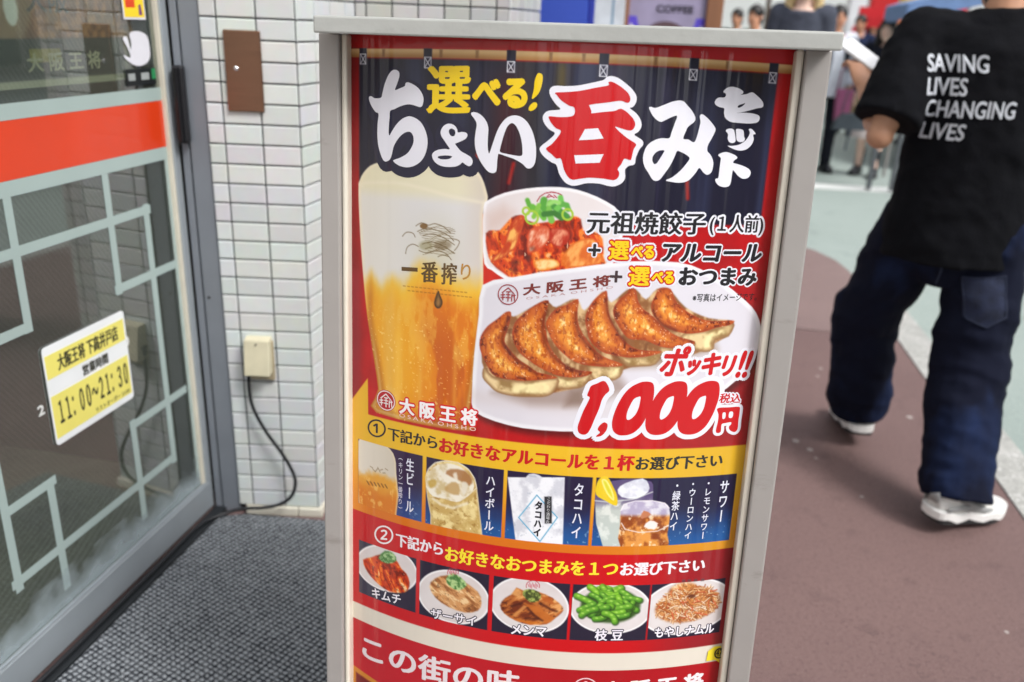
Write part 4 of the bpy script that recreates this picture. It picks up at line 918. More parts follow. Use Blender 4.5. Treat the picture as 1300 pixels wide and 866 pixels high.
# ================================================================== THE GROUND
ST = R_(9.5)                                           # heading of the street
SD = np.array([math.sin(ST), math.cos(ST)]); SR = np.array([math.cos(ST), -math.sin(ST)])
def street(a, b, z=0.0): p = SD * a + SR * b; return (float(p[0]), float(p[1]), z)
def ground_material(name, c0, c1, speck, rough, scale=3.0, fine=220.0, cracks=0.0, bump=0.25):
    m = bpy.data.materials.new(name); m.use_nodes = True
    n, l = m.node_tree.nodes, m.node_tree.links; b = n['Principled BSDF']; b.inputs['Roughness'].default_value = rough
    tc = n.new('ShaderNodeTexCoord')
    def noise(s, d=5):
        q = n.new('ShaderNodeTexNoise'); q.inputs['Scale'].default_value = s; q.inputs['Detail'].default_value = d; l.new(tc.outputs['Object'], q.inputs['Vector']); return q
    def ramp(fac, a, z):
        q = n.new('ShaderNodeMapRange'); q.inputs['From Min'].default_value = a; q.inputs['From Max'].default_value = z; l.new(fac, q.inputs['Value']); return q.outputs['Result']
    def mixn(fac, A, B):
        q = n.new('ShaderNodeMix'); q.data_type = 'RGBA'; l.new(fac, q.inputs['Factor'])
        for k, v in (('A', A), ('B', B)):
            if isinstance(v, tuple): q.inputs[k].default_value = v
            else: l.new(v, q.inputs[k])
        return q.outputs['Result']
    big, mid, fi = noise(scale), noise(scale * 9), noise(fine, 2)
    c = mixn(ramp(big.outputs['Fac'], .35, .65), lin(*c0), lin(*c1))
    dark = tuple(v * .86 for v in lin(*c0)[:3]) + (1,)
    c = mixn(ramp(mid.outputs['Fac'], .58, .74), c, dark)
    gr = noise(95, 3); c = mixn(ramp(gr.outputs['Fac'], .50, .72), c, tuple(v * .80 for v in lin(*c0)[:3]) + (1,))
    vo = n.new('ShaderNodeTexVoronoi'); vo.feature = 'DISTANCE_TO_EDGE'; vo.inputs['Scale'].default_value = .8
    dv = n.new('ShaderNodeVectorMath'); dv.operation = 'MULTIPLY_ADD'; dv.inputs[1].default_value = (.35, .35, .35); l.new(mid.outputs['Color'], dv.inputs[0]); l.new(tc.outputs['Object'], dv.inputs[2]); l.new(dv.outputs[0], vo.inputs['Vector'])
    ck = n.new('ShaderNodeMapRange'); ck.inputs['From Min'].default_value = .0; ck.inputs['From Max'].default_value = .0045; ck.inputs['To Min'].default_value = cracks; ck.inputs['To Max'].default_value = 0; l.new(vo.outputs['Distance'], ck.inputs['Value'])
    c = mixn(ck.outputs['Result'], c, tuple(v * .45 for v in lin(*c0)[:3]) + (1,))
    c = mixn(ramp(fi.outputs['Fac'], .60, .70), c, lin(*speck))
    l.new(c, b.inputs['Base Color'])
    bp = n.new('ShaderNodeBump'); bp.inputs['Strength'].default_value = bump; bp.inputs['Distance'].default_value = 0.004
    l.new(fi.outputs['Fac'], bp.inputs['Height']); l.new(bp.outputs['Normal'], b.inputs['Normal'])
    return m
pave_m = ground_material('maroon_asphalt', (108, 85, 83), (118, 94, 91), (148, 125, 121), 0.72, 1.2, 330, cracks=.35, bump=.5)
road_m = ground_material('pale_green_grey_road', (144, 157, 152), (155, 167, 162), (176, 184, 180), 0.85, .6, 150)
kerb_m = ground_material('pale_concrete', (160, 160, 156), (182, 182, 178), (206, 206, 204), 0.9, 8, 60)
white_m = ground_material('road_paint', (218, 222, 220), (228, 230, 228), (200, 204, 202), 0.7, 4, 90)
land_m = ground_material('far_ground', (120, 124, 120), (134, 138, 134), (150, 152, 150), 0.95, .2, 40)

def sheet(name, pts, z, m):
    me = bpy.data.meshes.new(name); me.from_pydata([(p[0], p[1], z) for p in pts], [], [tuple(range(len(pts)))]); me.update()
    if me.polygons[0].normal.z < 0: me.flip_normals()
    return tag(link_obj(name, me, m), kind='structure')
sheet('ground', [(-400, -400), (400, -400), (400, 400), (-400, 400)], -0.03, land_m)
CORNER = [(5.62, 1.239), (5.86, 1.20), (6.10, 1.10), (6.30, .94), (6.46, .70), (6.56, .40), (6.60, 0.0), (6.62, -8)]     # rounded corner into a side street
sheet('sidewalk', [street(-25, -8), street(4.36, -8), street(4.31, 1.24), street(-25, 1.24)], 0.0, pave_m)
patch_m = ground_material('paler_maroon_asphalt', (122, 102, 100), (132, 111, 108), (160, 138, 134), 0.7, 1.2, 330)  # paler copy of the pavement asphalt beyond the cross joint
sheet('sidewalk', [street(4.365, -8), street(4.315, 1.239)] + [street(a, b) for a, b in CORNER], 0.001, patch_m)
sheet('road', [street(-25, -8.5), street(90, -8.5), street(90, 9.0), street(-25, 9.0)], -0.012, road_m)
kb = MB()
for k in range(20):                                   # kerb stones, a narrow joint between them
    a0 = -24.45 + k * 1.5; c = [street(a0 + .004, 1.24), street(a0 + 1.496, 1.24), street(a0 + 1.496, 1.405), street(a0 + .004, 1.405)]
    kb.add([(p[0], p[1], -.06) for p in c] + [(p[0], p[1], .006) for p in c], [(3, 2, 1, 0), (4, 5, 6, 7), (0, 1, 5, 4), (1, 2, 6, 5), (2, 3, 7, 6), (3, 0, 4, 7)])
tag(kb.build('kerb', kerb_m, bev=0.003), kind='structure')
sheet('far_sidewalk', [street(-25, 9.0), street(90, 9.0), street(90, 12.5), street(-25, 12.5)], 0.0, kerb_m)
sheet('road_marking', [street(8.80, 1.45), street(9.05, 4.6), street(9.35, 4.6), street(9.10, 1.45)], -0.008, white_m)
# flattened gum on the pavement
gum_m = mat('flattened_gum', (168, 158, 154), 0.8, var=0.08)
gb_ = MB(); rr_ = np.random.RandomState(4)
spots = [(1010, 560, .011), (1028, 571, .010), (1036, 582, .006), (1155, 530, .011), (1042, 468, .008), (1038, 478, .007), (1094, 631, .006), (1278, 803, .005)]
for x, y, r in spots:
    c = on_ground(x, y); t = np.linspace(0, 2 * math.pi, 12, endpoint=False); q = r * (1 + .25 * rr_.rand(12))
    gb_.add([(c[0] + q[i] * math.cos(t[i]), c[1] + q[i] * 1.1 * math.sin(t[i]), .0012) for i in range(12)], [tuple(range(12))])
o = gb_.build('gum_spots', gum_m); tag(o, 'pale flattened gum spots scattered over the maroon pavement', kind='stuff')

# ================================================================== THE SHOP FRONT
DA = np.array([-1.016, 1.493]); DD = np.array([0.193, 0.981]); DD /= np.linalg.norm(DD); DN = np.array([DD[1], -DD[0]])
RZ = math.atan2(DD[1], DD[0])
def door_sz(x, y, off=-0.02):
    n = np.array([DN[0], DN[1], 0]); p0 = np.array([DA[0] + DN[0] * off, DA[1] + DN[1] * off, 0]); p = on_plane(x, y, p0, n)
    return float((p[:2] - DA) @ DD), float(p[2])
alu_m = mat('grey_aluminium', (158, 166, 172), 0.38, 0.35, var=0.06, scale=7, bump=0.04, bscale=20, coat=0.2)
jamb_m = mat('grey_blue_frame', (128, 134, 142), 0.40, 0.3, var=0.08, scale=6, bump=0.05, bscale=18)
dark_m = mat('black_rubber_seal', (22, 26, 30), 0.6, var=0.1)
cream_m = mat('cream_gasket', (206, 200, 184), 0.5, var=0.06)
film_m = mat('grey_green_film', (156, 173, 170), 0.45, var=0.04, scale=5, coat=0.3)
red_m = mat('orange_red_film', (208, 56, 14), 0.35, var=0.05, scale=3, coat=0.5)

door = empty('shop_door', (DA[0], DA[1], 0), RZ); tag(door, 'glass shop door with orange red band, grey lattice film and yellow hours notice', 'door')
S0, S1, ZT = -0.30, 0.738, 2.10
MB().box(S0, S1, 0.004, 0.044, 0.018, 0.104).build('bottom_rail', alu_m, door, bev=0.003)
MB().box(S0 + .001, S1 - .03, 0.006, 0.012, 0.1045, 0.110).build('glazing_bead', alu_m, door)
MB().box(S0, S1, 0.004, 0.044, ZT - .09, ZT).build('top_rail', alu_m, door, bev=0.003)
for a, b in ((S0 - .06, S0 - .001), (0.7125, S1)): MB().box(a, b, 0.004, 0.044, 0.018 if a < 0 else 0.1045, ZT if a < 0 else ZT - .091).build('stile', alu_m, door, bev=0.003)
MB().box(0.7035, 0.712, 0.010, 0.030, 0.106, ZT - .092).build('gasket', cream_m, door)
MB().box(S0, S1 + .04, -0.034, 0.002, 0.0005, 0.015).build('threshold_seal', dark_m, door, bev=0.003)
gm = bpy.data.materials.new('shop_glass'); gm.use_nodes = True
n, l = gm.node_tree.nodes, gm.node_tree.links; n.remove(n['Principled BSDF'])
tr = n.new('ShaderNodeBsdfTransparent'); tr.inputs['Color'].default_value = (0.80, 0.85, 0.80, 1)
gl_ = n.new('ShaderNodeBsdfGlossy'); gl_.inputs['Roughness'].default_value = 0.03
fr = n.new('ShaderNodeFresnel'); fr.inputs['IOR'].default_value = 1.8
ge = n.new('ShaderNodeNewGeometry'); iv = n.new('ShaderNodeMath'); iv.operation = 'SUBTRACT'; iv.inputs[0].default_value = 1.0; l.new(ge.outputs['Backfacing'], iv.inputs[1])
fp = n.new('ShaderNodeMath'); fp.operation = 'ADD'; fp.inputs[1].default_value = .13; l.new(fr.outputs[0], fp.inputs[0])
fm = n.new('ShaderNodeMath'); fm.operation = 'MULTIPLY'; l.new(fp.outputs[0], fm.inputs[0]); l.new(iv.outputs[0], fm.inputs[1])      # the pane mirrors at its outer face
ms = n.new('ShaderNodeMixShader'); l.new(fm.outputs[0], ms.inputs[0]); l.new(tr.outputs[0], ms.inputs[1]); l.new(gl_.outputs[0], ms.inputs[2])
tc = n.new('ShaderNodeTexCoord'); mp = n.new('ShaderNodeMapping'); mp.inputs['Rotation'].default_value = (0, R_(35), 0)
wv = n.new('ShaderNodeTexWave'); wv.inputs['Scale'].default_value = 30; l.new(tc.outputs['Object'], mp.inputs['Vector']); l.new(mp.outputs['Vector'], wv.inputs['Vector'])
mr = n.new('ShaderNodeMapRange'); mr.inputs['To Min'].default_value = .80; mr.inputs['To Max'].default_value = 1.0; l.new(wv.outputs['Fac'], mr.inputs['Value']); l.new(mr.outputs['Result'], gl_.inputs['Color'])
df = n.new('ShaderNodeBsdfDiffuse'); df.inputs['Color'].default_value = lin(184, 194, 184); m3 = n.new('ShaderNodeMixShader'); m3.inputs[0].default_value = .045      # even pale haze put in to lighten the dark glass
l.new(ms.outputs[0], m3.inputs[1]); l.new(df.outputs[0], m3.inputs[2]); l.new(m3.outputs[0], n['Material Output'].inputs['Surface'])
MB().box(S0, 0.7035, 0.0205, 0.0265, 0.104, ZT - .09).build('glass_pane', gm, door)
FY0, FY1 = 0.0190, 0.0200
def strip(pts): return pts
def film(name, m, polys, y0=FY0, y1=FY1, parent=None):
    mb = MB()
    for q in polys: mb.prism(q, y0, y1, lambda a, b, t: (a, t, b))
    return mb.build(name, m, parent or door)
def band(z0, z1): return [(S0, z0), (0.7030, z0), (0.7030, z1), (S0, z1)]
film('orange_band', red_m, [band(1.0875, 1.2005)])
film('grey_band', film_m, [band(1.2010, 1.2320), band(1.0560, 1.0870)])
def bar_(p, q, wd=0.0215):
    a, b = np.array(door_sz(*p)), np.array(door_sz(*q))
    if abs(b[0] - a[0]) > abs(b[1] - a[1]): z = (a[1] + b[1]) / 2; s0, s1 = sorted((a[0], b[0])); return [(s0 - wd / 2, z - wd / 2), (s1 + wd / 2, z - wd / 2), (s1 + wd / 2, z + wd / 2), (s0 - wd / 2, z + wd / 2)]
    s = (a[0] + b[0]) / 2; z0, z1 = sorted((a[1], b[1])); return [(s - wd / 2, z0 - wd / 2), (s + wd / 2, z0 - wd / 2), (s + wd / 2, z1 + wd / 2), (s - wd / 2, z1 + wd / 2)]
lat = [bar_(p, q) for p, q in (((134.5, 225), (150, 369)), ((-60, 349), (187, 264)), ((187, 264), (219, 584)), ((150, 369), (219, 335)), ((10.5, 252), (34, 417)), ((-60, 458), (36, 415)),
                               ((168, 537), (234, 498)), ((169, 538), (183, 655)), ((20, 740), (220, 582)), ((67, 612), (82, 745)), ((8, 649), (67, 613)), ((-2, 560), (17, 752)))]
lat.append([(0.690, 0.135), (0.7030, 0.135), (0.7030, 1.0555), (0.690, 1.0555)])
lo = MB()
for k, q in enumerate(lat): lo.prism(q, FY0 + k * 0.00006, FY1, lambda a, b, t: (a, t, b))
lo.build('lattice_film', film_m, door)
# dusty bloom along the foot of the glass
dm_ = bpy.data.materials.new('dusty_bloom'); dm_.use_nodes = True
n, l = dm_.node_tree.nodes, dm_.node_tree.links; b = n['Principled BSDF']; b.inputs['Base Color'].default_value = lin(176, 190, 196); b.inputs['Roughness'].default_value = .8
tc = n.new('ShaderNodeTexCoord'); nz = n.new('ShaderNodeTexNoise'); nz.inputs['Scale'].default_value = 14; nz.inputs['Detail'].default_value = 6; l.new(tc.outputs['Object'], nz.inputs['Vector'])
sx = n.new('ShaderNodeSeparateXYZ'); l.new(tc.outputs['Object'], sx.inputs[0])
zz = n.new('ShaderNodeMapRange'); zz.inputs['From Min'].default_value = .105; zz.inputs['From Max'].default_value = .185; zz.inputs['To Min'].default_value = .62; zz.inputs['To Max'].default_value = .05; l.new(sx.outputs['Z'], zz.inputs['Value'])
ad = n.new('ShaderNodeMath'); ad.operation = 'ADD'; l.new(zz.outputs['Result'], ad.inputs[0]); l.new(nz.outputs['Fac'], ad.inputs[1])
al = n.new('ShaderNodeMapRange'); al.inputs['From Min'].default_value = .55; al.inputs['From Max'].default_value = 1.0; al.inputs['To Max'].default_value = .40; l.new(ad.outputs[0], al.inputs['Value']); l.new(al.outputs['Result'], b.inputs['Alpha'])
film('dust', dm_, [[(S0, .111), (.702, .111), (.702, .20), (S0, .20)]], 0.0172, 0.0178)

def flat_ink(name, text, poly, col, parent, y, bold=0.0, rx=None, n=8, frame=None):
    """writing filling the quadrilateral poly = bl, br, tl (s, z) on the door"""
    v, f = fit_box(text); bl, br, tl = [np.array(q) for q in poly]
    P = bl + v[:, :1] * (br - bl) + v[:, 1:] * (tl - bl)
    P, f, ly = spread(P, f, bold if rx is None else rx, bold, n if bold else 0)
    me = bpy.data.meshes.new(name); me.from_pydata([(a, y - k * 1e-5, b) for (a, b), k in zip(P, ly)], [], f); me.update()
    return link_obj(name, me, mat('lettering', col, .6, var=.02), parent)
# opening-hours notice
plate_m = mat('white_plastic_plate', (226, 230, 232), .4, var=.03, coat=.3); pale_y = mat('pale_yellow_print', (226, 216, 110), .5, var=.05, scale=8)
PS0, PS1, PZ0, PZ1 = 0.176, 0.453, 0.498, 0.729
def rrect(s0, s1, z0, z1, r, k=5):
    out = []
    for cx, cz, a in ((s1 - r, z0 + r, -90), (s1 - r, z1 - r, 0), (s0 + r, z1 - r, 90), (s0 + r, z0 + r, 180)):
        for i in range(k + 1): t = R_(a + 90 * i / k); out.append((cx + r * math.cos(t), cz + r * math.sin(t)))
    return out
notice = film('hours_notice', plate_m, [rrect(PS0, PS1, PZ0, PZ1, .010)], 0.0158, 0.0172)
film('printed_panel', pale_y, [[(PS0 + .004, PZ1 - .074), (PS1 - .006, PZ1 - .074), (PS1 - .006, PZ1 - .020), (PS0 + .004, PZ1 - .020)], [(PS0 + .004, PZ0 + .016), (PS1 - .006, PZ0 + .016), (PS1 - .006, PZ1 - .114), (PS0 + .004, PZ1 - .114)]], 0.0154, 0.0157, notice)
def pl(text, s0, s1, z0, z1, bold, rx=None): flat_ink('notice_lettering', text, ((PS0 + s0, PZ0 + z0), (PS0 + s1, PZ0 + z0), (PS0 + s0, PZ0 + z1)), (44, 44, 30), notice, 0.0152, bold, rx)
pl('大阪王将 下高井戸店', .040, .245, .166, .202, .0008, .0012)
pl('営業時間', .112, .200, .124, .149, .0007, .0010)
pl('１１：００～２１：３０', .022, .262, .046, .100, .0010, .0012)
pl('ラストオーダー 21:00', .135, .262, .020, .033, .0002)
# stickers
yst_m = mat('yellow_sticker', (238, 208, 40), .4, var=.05); wst_m = mat('white_sticker', (214, 214, 222), .5, var=.04)
s0, z1 = door_sz(152, -12); s1, z0 = door_sz(184, 25)
stk = film('warning_sticker', wst_m, [[(s0, z0), (s1, z0), (s1, z0 + .085), (s0, z0 + .085)]], .0176, .0184)
film('printed_panel', yst_m, [[(s0 + .004, z0 + .005), (s1 - .004, z0 + .005), (s1 - .004, z0 + .081), (s0 + .004, z0 + .081)]], .0172, .0175, stk)
film('printed_panel', mat('red_print', (216, 70, 30), .5), [[(s0 + .010, z0 + .026), (s0 + .045, z0 + .026), (s0 + .045, z0 + .055), (s0 + .010, z0 + .055)]], .0169, .0171, stk)
film('printed_panel', mat('violet_print', (110, 50, 110), .5), [[(s1 - .026, z0 + .010), (s1 - .012, z0 + .010), (s1 - .016, z0 + .034), (s1 - .024, z0 + .032)]], .0169, .0171, stk)
film('printed_panel', mat('sky_blue_print', (90, 180, 210), .5), [ell_uv((s1 - .030, z0 + .050), .006, .006, 0, 12).tolist()], .0169, .0171, stk)
hand = zoomed(0, 0, 5.4125, [(885, 232), (925, 214), (970, 222), (1005, 250), (1020, 310), (1025, 380), (1010, 425), (970, 450), (925, 450), (880, 425), (850, 395), (848, 378), (880, 395), (893, 390), (880, 350), (855, 300), (840, 270), (850, 252), (868, 258), (880, 300), (893, 345), (897, 300)])
film('hand_sticker', wst_m, [[door_sz(x, y) for x, y in smooth_poly(hand, 3)]], .0176, .0184)
q0, q1 = door_sz(160, 110), door_sz(196, 88)
bst = film('dark_sticker', mat('black_sticker', (24, 28, 30), .4), [[(q0[0], q0[1]), (q1[0], q0[1]), (q1[0], q1[1] + .004), (q0[0], q1[1] + .004)]], .0176, .0184)
wd_ = q1[0] - q0[0]
film('printed_panel', mat('grey_print', (150, 156, 156), .5), [[(q0[0] + wd_ * a, q0[1] + .012), (q0[0] + wd_ * b, q0[1] + .012), (q0[0] + wd_ * b, q0[1] + .028), (q0[0] + wd_ * a, q0[1] + .028)] for a, b in ((.08, .30), (.50, .76))], .0172, .0175, bst)
film('printed_panel', mat('green_print', (40, 130, 80), .5), [[(q0[0] + wd_ * .86, q0[1] + .012), (q0[0] + wd_ * .99, q0[1] + .012), (q0[0] + wd_ * .99, q0[1] + .036), (q0[0] + wd_ * .86, q0[1] + .036)]], .0172, .0175, bst)
# old white lettering left on the glass beside the notice
for tx, x, y, h in (('2', 49, 529, .022), ('0', 157, 442, .026), ('-', 160, 456, .004)):
    s, z = door_sz(x, y); flat_ink('glass_lettering', tx, ((s, z), (s + h * .8, z), (s, z + h)), (214, 216, 214), door, .0190, .0009)

# poster hung inside the upper glass
pg_m = bpy.data.materials.new('window_print'); pg_m.use_nodes = True
a_ = pg_m.node_tree.nodes.new('ShaderNodeAttribute'); a_.attribute_name = 'ink'; pg_m.node_tree.links.new(a_.outputs['Color'], pg_m.node_tree.nodes['Principled BSDF'].inputs['Base Color']); pg_m.node_tree.nodes['Principled BSDF'].inputs['Roughness'].default_value = .5
ws, wz = np.linspace(S0, .64, 236), np.linspace(1.255, 1.95, 174); GX, GZ = np.meshgrid(ws, wz)
nn_ = fbm(GX * 26, GZ * 26, 301, 5); n2_ = fbm(GX * 70, GZ * 70, 305, 4)
cc = mixc(C(166, 164, 146), C(180, 176, 158), nn_)
blob = ss(.52, .40, np.hypot((GX - .45) / .30, (GZ - 1.46) / .16) * .5 + (nn_ - .5) * .10)
cc = mixc(cc, mixc(C(112, 62, 30), C(176, 118, 70), ss(.35, .7, n2_)), blob)
bl2 = ss(.5, .42, np.hypot((GX - .23) / .10, (GZ - 1.44) / .12) * .5); cc = mixc(cc, C(150, 120, 100), bl2)
cc = mixc(cc, C(226, 224, 226), ss(.5, .42, np.hypot((GX - .262) / .02, (GZ - 1.405) / .035) * .5))
cc = mixc(cc, C(30, 38, 40), ss(1.352, 1.348, GZ) * ss(1.268, 1.272, GZ) * ss(.60, .596, GX))
wv_ = np.stack([GX, np.full_like(GX, 0.034), GZ], -1).reshape(-1, 3); ix = np.arange(GX.size).reshape(GX.shape)
wq = np.stack([ix[:-1, :-1], ix[:-1, 1:], ix[1:, 1:], ix[1:, :-1]], -1).reshape(-1, 4)
me = bpy.data.meshes.new('window_poster'); me.from_pydata(wv_.tolist(), [], wq.tolist()); me.update()
at_ = me.color_attributes.new('ink', 'FLOAT_COLOR', 'POINT'); at_.data.foreach_set('color', np.concatenate([srgb(cc).reshape(-1, 3), np.ones((cc.size // 3, 1))], 1).astype(np.float32).ravel())
wp = empty('window_poster', (DA[0], DA[1], 0), RZ); tag(wp, 'dim food poster hung behind the upper glass of the shop door', 'poster')
link_obj('printed_sheet', me, pg_m, wp)
MB().box(S0, .64, .0345, .036, 1.255, 1.95).build('backing', mat('dark_card', (60, 56, 50), .8), wp)
p0, p1 = door_sz(37, 92, -.033), door_sz(130, 90, -.033)
flat_ink('poster_lettering', '大 阪 王 将', (p0, (p1[0], p0[1]), (p0[0], p0[1] + .036)), (176, 172, 150), wp, .0335, .0010)
yp = door_sz(42, 84, -.033); film('printed_patch', mat('olive_print', (140, 128, 40), .6), [[(p0[0] + .01, p0[1] + .018), (p0[0] + .10, p0[1] + .018), (p0[0] + .10, p0[1] + .044), (p0[0] + .01, p0[1] + .044)]], .0336, .0338, wp)
emb = door_sz(25, 15, -.033)
flat_ink('poster_lettering', '大阪', ((emb[0] + .02, emb[1]), (emb[0] + .14, emb[1]), (emb[0] + .02, emb[1] + .05)), (60, 64, 70), wp, .0335, .0012)

# the room behind the glass
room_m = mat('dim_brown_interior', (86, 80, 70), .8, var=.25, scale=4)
dp = lambda s, off: (DA[0] + DD[0] * s - DN[0] * off, DA[1] + DD[1] * s - DN[1] * off)
rm = empty('shop_interior', (DA[0], DA[1], 0), RZ); tag(rm, 'dim brown shop room seen through the glass door', 'room')
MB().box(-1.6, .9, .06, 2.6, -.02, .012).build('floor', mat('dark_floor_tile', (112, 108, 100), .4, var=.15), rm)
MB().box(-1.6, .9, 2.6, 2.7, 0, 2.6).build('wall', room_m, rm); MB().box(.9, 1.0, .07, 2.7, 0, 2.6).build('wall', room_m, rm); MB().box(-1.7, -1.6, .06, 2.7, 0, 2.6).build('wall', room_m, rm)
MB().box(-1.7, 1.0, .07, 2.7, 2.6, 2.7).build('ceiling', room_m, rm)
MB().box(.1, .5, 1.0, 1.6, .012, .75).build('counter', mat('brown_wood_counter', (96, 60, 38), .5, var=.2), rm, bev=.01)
# facade over and left of the door
fac_m = mat('pale_facade_panel', (190, 188, 182), .6, var=.06)
fc = empty('shop_facade', (DA[0], DA[1], 0), RZ); tag(fc, 'pale shop facade above and left of the glass door', 'building')
MB().box(-6.0, .9, .0, .3, ZT + .004, 5.5).build('wall', fac_m, fc); MB().box(-6.0, S0 - .062, .0, .25, 0, ZT).build('wall', fac_m, fc)

# ---------------------------------------------------------------- door frame beside the tiled pillar
PY = 2.212                                              # front plane of the tiled pillar
jf = empty('door_frame', (-0.835, PY + .04, 0)); tag(jf, 'grey blue metal door frame between glass door and tiled pillar', 'door frame')
def jb(x0, x1, y0, y1, z0, z1): return (x0 + .835, x1 + .835, y0 - PY - .04, y1 - PY - .04, z0, z1)
MB().box(*jb(-.873, -.8535, PY + .006, PY + .12, 0, ZT)).build('profile', jamb_m, jf, bev=.003)
MB().box(*jb(-.8495, -.7965, PY + .002, PY + .12, 0, ZT)).build('profile', jamb_m, jf, bev=.004)
MB().box(*jb(-.8535, -.8495, PY + .016, PY + .10, 0, ZT)).build('groove', dark_m, jf)
hg = MB().box(*jb(-.871, -.842, PY - .022, PY + .0015, 1.095, 1.285)).build('hinge', mat('dark_bronze_hinge', (44, 44, 48), .4, .5), jf, bev=.006)
MB().tube([(-.8565 + .835, -.066, 1.10), (-.8565 + .835, -.066, 1.28)], .0075, 12).build('pin', mat('black_steel_pin', (26, 26, 30), .4, .5), hg)
p_ = on_plane(265, 378, (0, PY, 0), np.array([0, -1.0, 0]))
MB().ball((p_[0] + .835, -.0385, p_[2]), (.004, .002, .004)).build('screw', dark_m, jf)

# ---------------------------------------------------------------- tiled pillar and the walls stepping back behind it
def tile_material(name, c=(214, 212, 206), rough=0.22):
    m = bpy.data.materials.new(name); m.use_nodes = True
    n, l = m.node_tree.nodes, m.node_tree.links; b = n['Principled BSDF']
    b.inputs['Roughness'].default_value = rough; b.inputs['Coat Weight'].default_value = .4; b.inputs['Coat Roughness'].default_value = .08
    at = n.new('ShaderNodeAttribute'); at.attribute_name = 'tone'
    nz = n.new('ShaderNodeTexNoise'); nz.inputs['Scale'].default_value = 30; tc = n.new('ShaderNodeTexCoord'); l.new(tc.outputs['Object'], nz.inputs['Vector'])
    mx = n.new('ShaderNodeMix'); mx.data_type = 'RGBA'; mx.blend_type = 'MULTIPLY'; mx.inputs['Factor'].default_value = .12
    l.new(at.outputs['Color'], mx.inputs['A']); l.new(nz.outputs['Color'], mx.inputs['B']); l.new(mx.outputs['Result'], b.inputs['Base Color'])
    bp = n.new('ShaderNodeBump'); bp.inputs['Strength'].default_value = .08; bp.inputs['Distance'].default_value = .004; nz2 = n.new('ShaderNodeTexNoise'); nz2.inputs['Scale'].default_value = 18
    l.new(tc.outputs['Object'], nz2.inputs['Vector']); l.new(nz2.outputs['Fac'], bp.inputs['Height']); l.new(bp.outputs['Normal'], b.inputs['Normal'])
    return m
tile_m = tile_material('glazed_white_tile'); grout_m = mat('dark_grout', (50, 56, 58), .9, var=.12, scale=40)
def tile_face(p0, dirv, length, zt, pitch_u, first, pitch_z=.0508, gap=.0040, seed=1, zlo=.03, base=(208, 212, 212)):
    """tiles on a vertical face starting at p0 going along dirv; `first` is where the first joint falls"""
    r = np.random.RandomState(seed); dv = np.array(dirv) / np.linalg.norm(dirv); nv = np.array([dv[1], -dv[0]])
    us = [0.0]; u = first
    while u < length: us.append(u); u += pitch_u
    us.append(length)
    zs = [1.401]
    while zs[-1] > zlo + .01: zs.append(zs[-1] - pitch_z)
    zs = [z for z in zs if z > zlo + .012] + [zlo]
    z = 1.401 + pitch_z
    while z < zt: zs.insert(0, z); z += pitch_z
    V, F, T = [], [], []
    for i in range(len(us) - 1):
        for j in range(len(zs) - 1):
            a0 = us[i] + (gap / 2 if i else 0); a1 = us[i + 1] - (gap / 2 if i < len(us) - 2 else 0); b1, b0 = zs[j] - gap / 2, zs[j + 1] + gap / 2
            if a1 - a0 < .004 or b1 - b0 < .004: continue
            t = np.array(base) + r.uniform(-7, 5) + r.uniform(-3, 3, 3); e = .0022; k = len(V)
            for off, ins in ((0, 0), (.0035, 0), (.0050, e)):
                for uu, zz in ((a0 + ins, b0 + ins), (a1 - ins, b0 + ins), (a1 - ins, b1 - ins), (a0 + ins, b1 - ins)):
                    q = np.array(p0) + dv * uu + nv * off; V.append((q[0], q[1], zz)); T.append(t)
            F.append((k + 8, k + 9, k + 10, k + 11))
            for s in (0, 4):
                for c in range(4): F.append((k + s + c, k + s + (c + 1) % 4, k + s + 4 + (c + 1) % 4, k + s + 4 + c))
    return V, F, T
def tiles(name, faces, parent):
    V, F, T = [], [], []
    for v, f, t in faces: F += [tuple(i + len(V) for i in q) for q in f]; V += v; T += t
    me = bpy.data.meshes.new(name); me.from_pydata(V, [], F); me.update()
    at = me.color_attributes.new('tone', 'FLOAT_COLOR', 'POINT'); at.data.foreach_set('color', np.concatenate([srgb(np.array(T)), np.ones((len(T), 1))], 1).astype(np.float32).ravel())
    return link_obj(name, me, tile_m, parent)
S12 = np.array([math.sin(R_(12)), math.cos(R_(12))])
PXL, PXR = -0.7955, -0.5590
c1 = np.array([PXR, PY + .003]); c2 = c1 + S12 * .36; RY = c2[1]; c3 = np.array([-0.050, RY]); c4 = c3 + S12 * .44
pillar = empty('tiled_pillar', ((PXL + PXR) / 2, PY + .1, 0)); tag(pillar, 'white glazed tile pillar with dark grout beside the glass door', 'pillar')
inv = Matrix.Translation((-(PXL + PXR) / 2, -(PY + .1), 0))
def under(o, iv): o.data.transform(iv); return o
under(tiles('tile_facing', [tile_face((PXL, PY), (1, 0), PXR - PXL + .0035, 4.2, .0968, .0405, seed=3), tile_face(c1 + np.array([-.0015, -.0065]), S12, .36, 4.2, .0968, .0968, seed=4)], pillar), inv)
mb = MB(); mb.prism([(PXL, PY + .0005), (PXR + .001, PY + .0005), (c2[0] - .0005, c2[1] + .25), (PXL, RY + .25)], .03, 4.2, lambda a, b, t: (a, b, t)); under(mb.build('core', grout_m, pillar), inv)
mb = MB()
for a, b in ((PXL + .02, PXL + .175), (PXL + .177, PXR + .012)): mb.box(a, b, PY - .014, PY + .1, 0.001, .0295)
under(mb.build('skirting', mat('cream_skirting_tile', (206, 202, 188), .5, var=.06), pillar, bev=.003), inv)
tw = empty('tiled_wall', ((c2[0] + c3[0]) / 2, RY + .1, 0)); tag(tw, 'grey white tiled wall stepped back behind the signboard', 'wall')
iv2 = Matrix.Translation((-(c2[0] + c3[0]) / 2, -(RY + .1), 0))
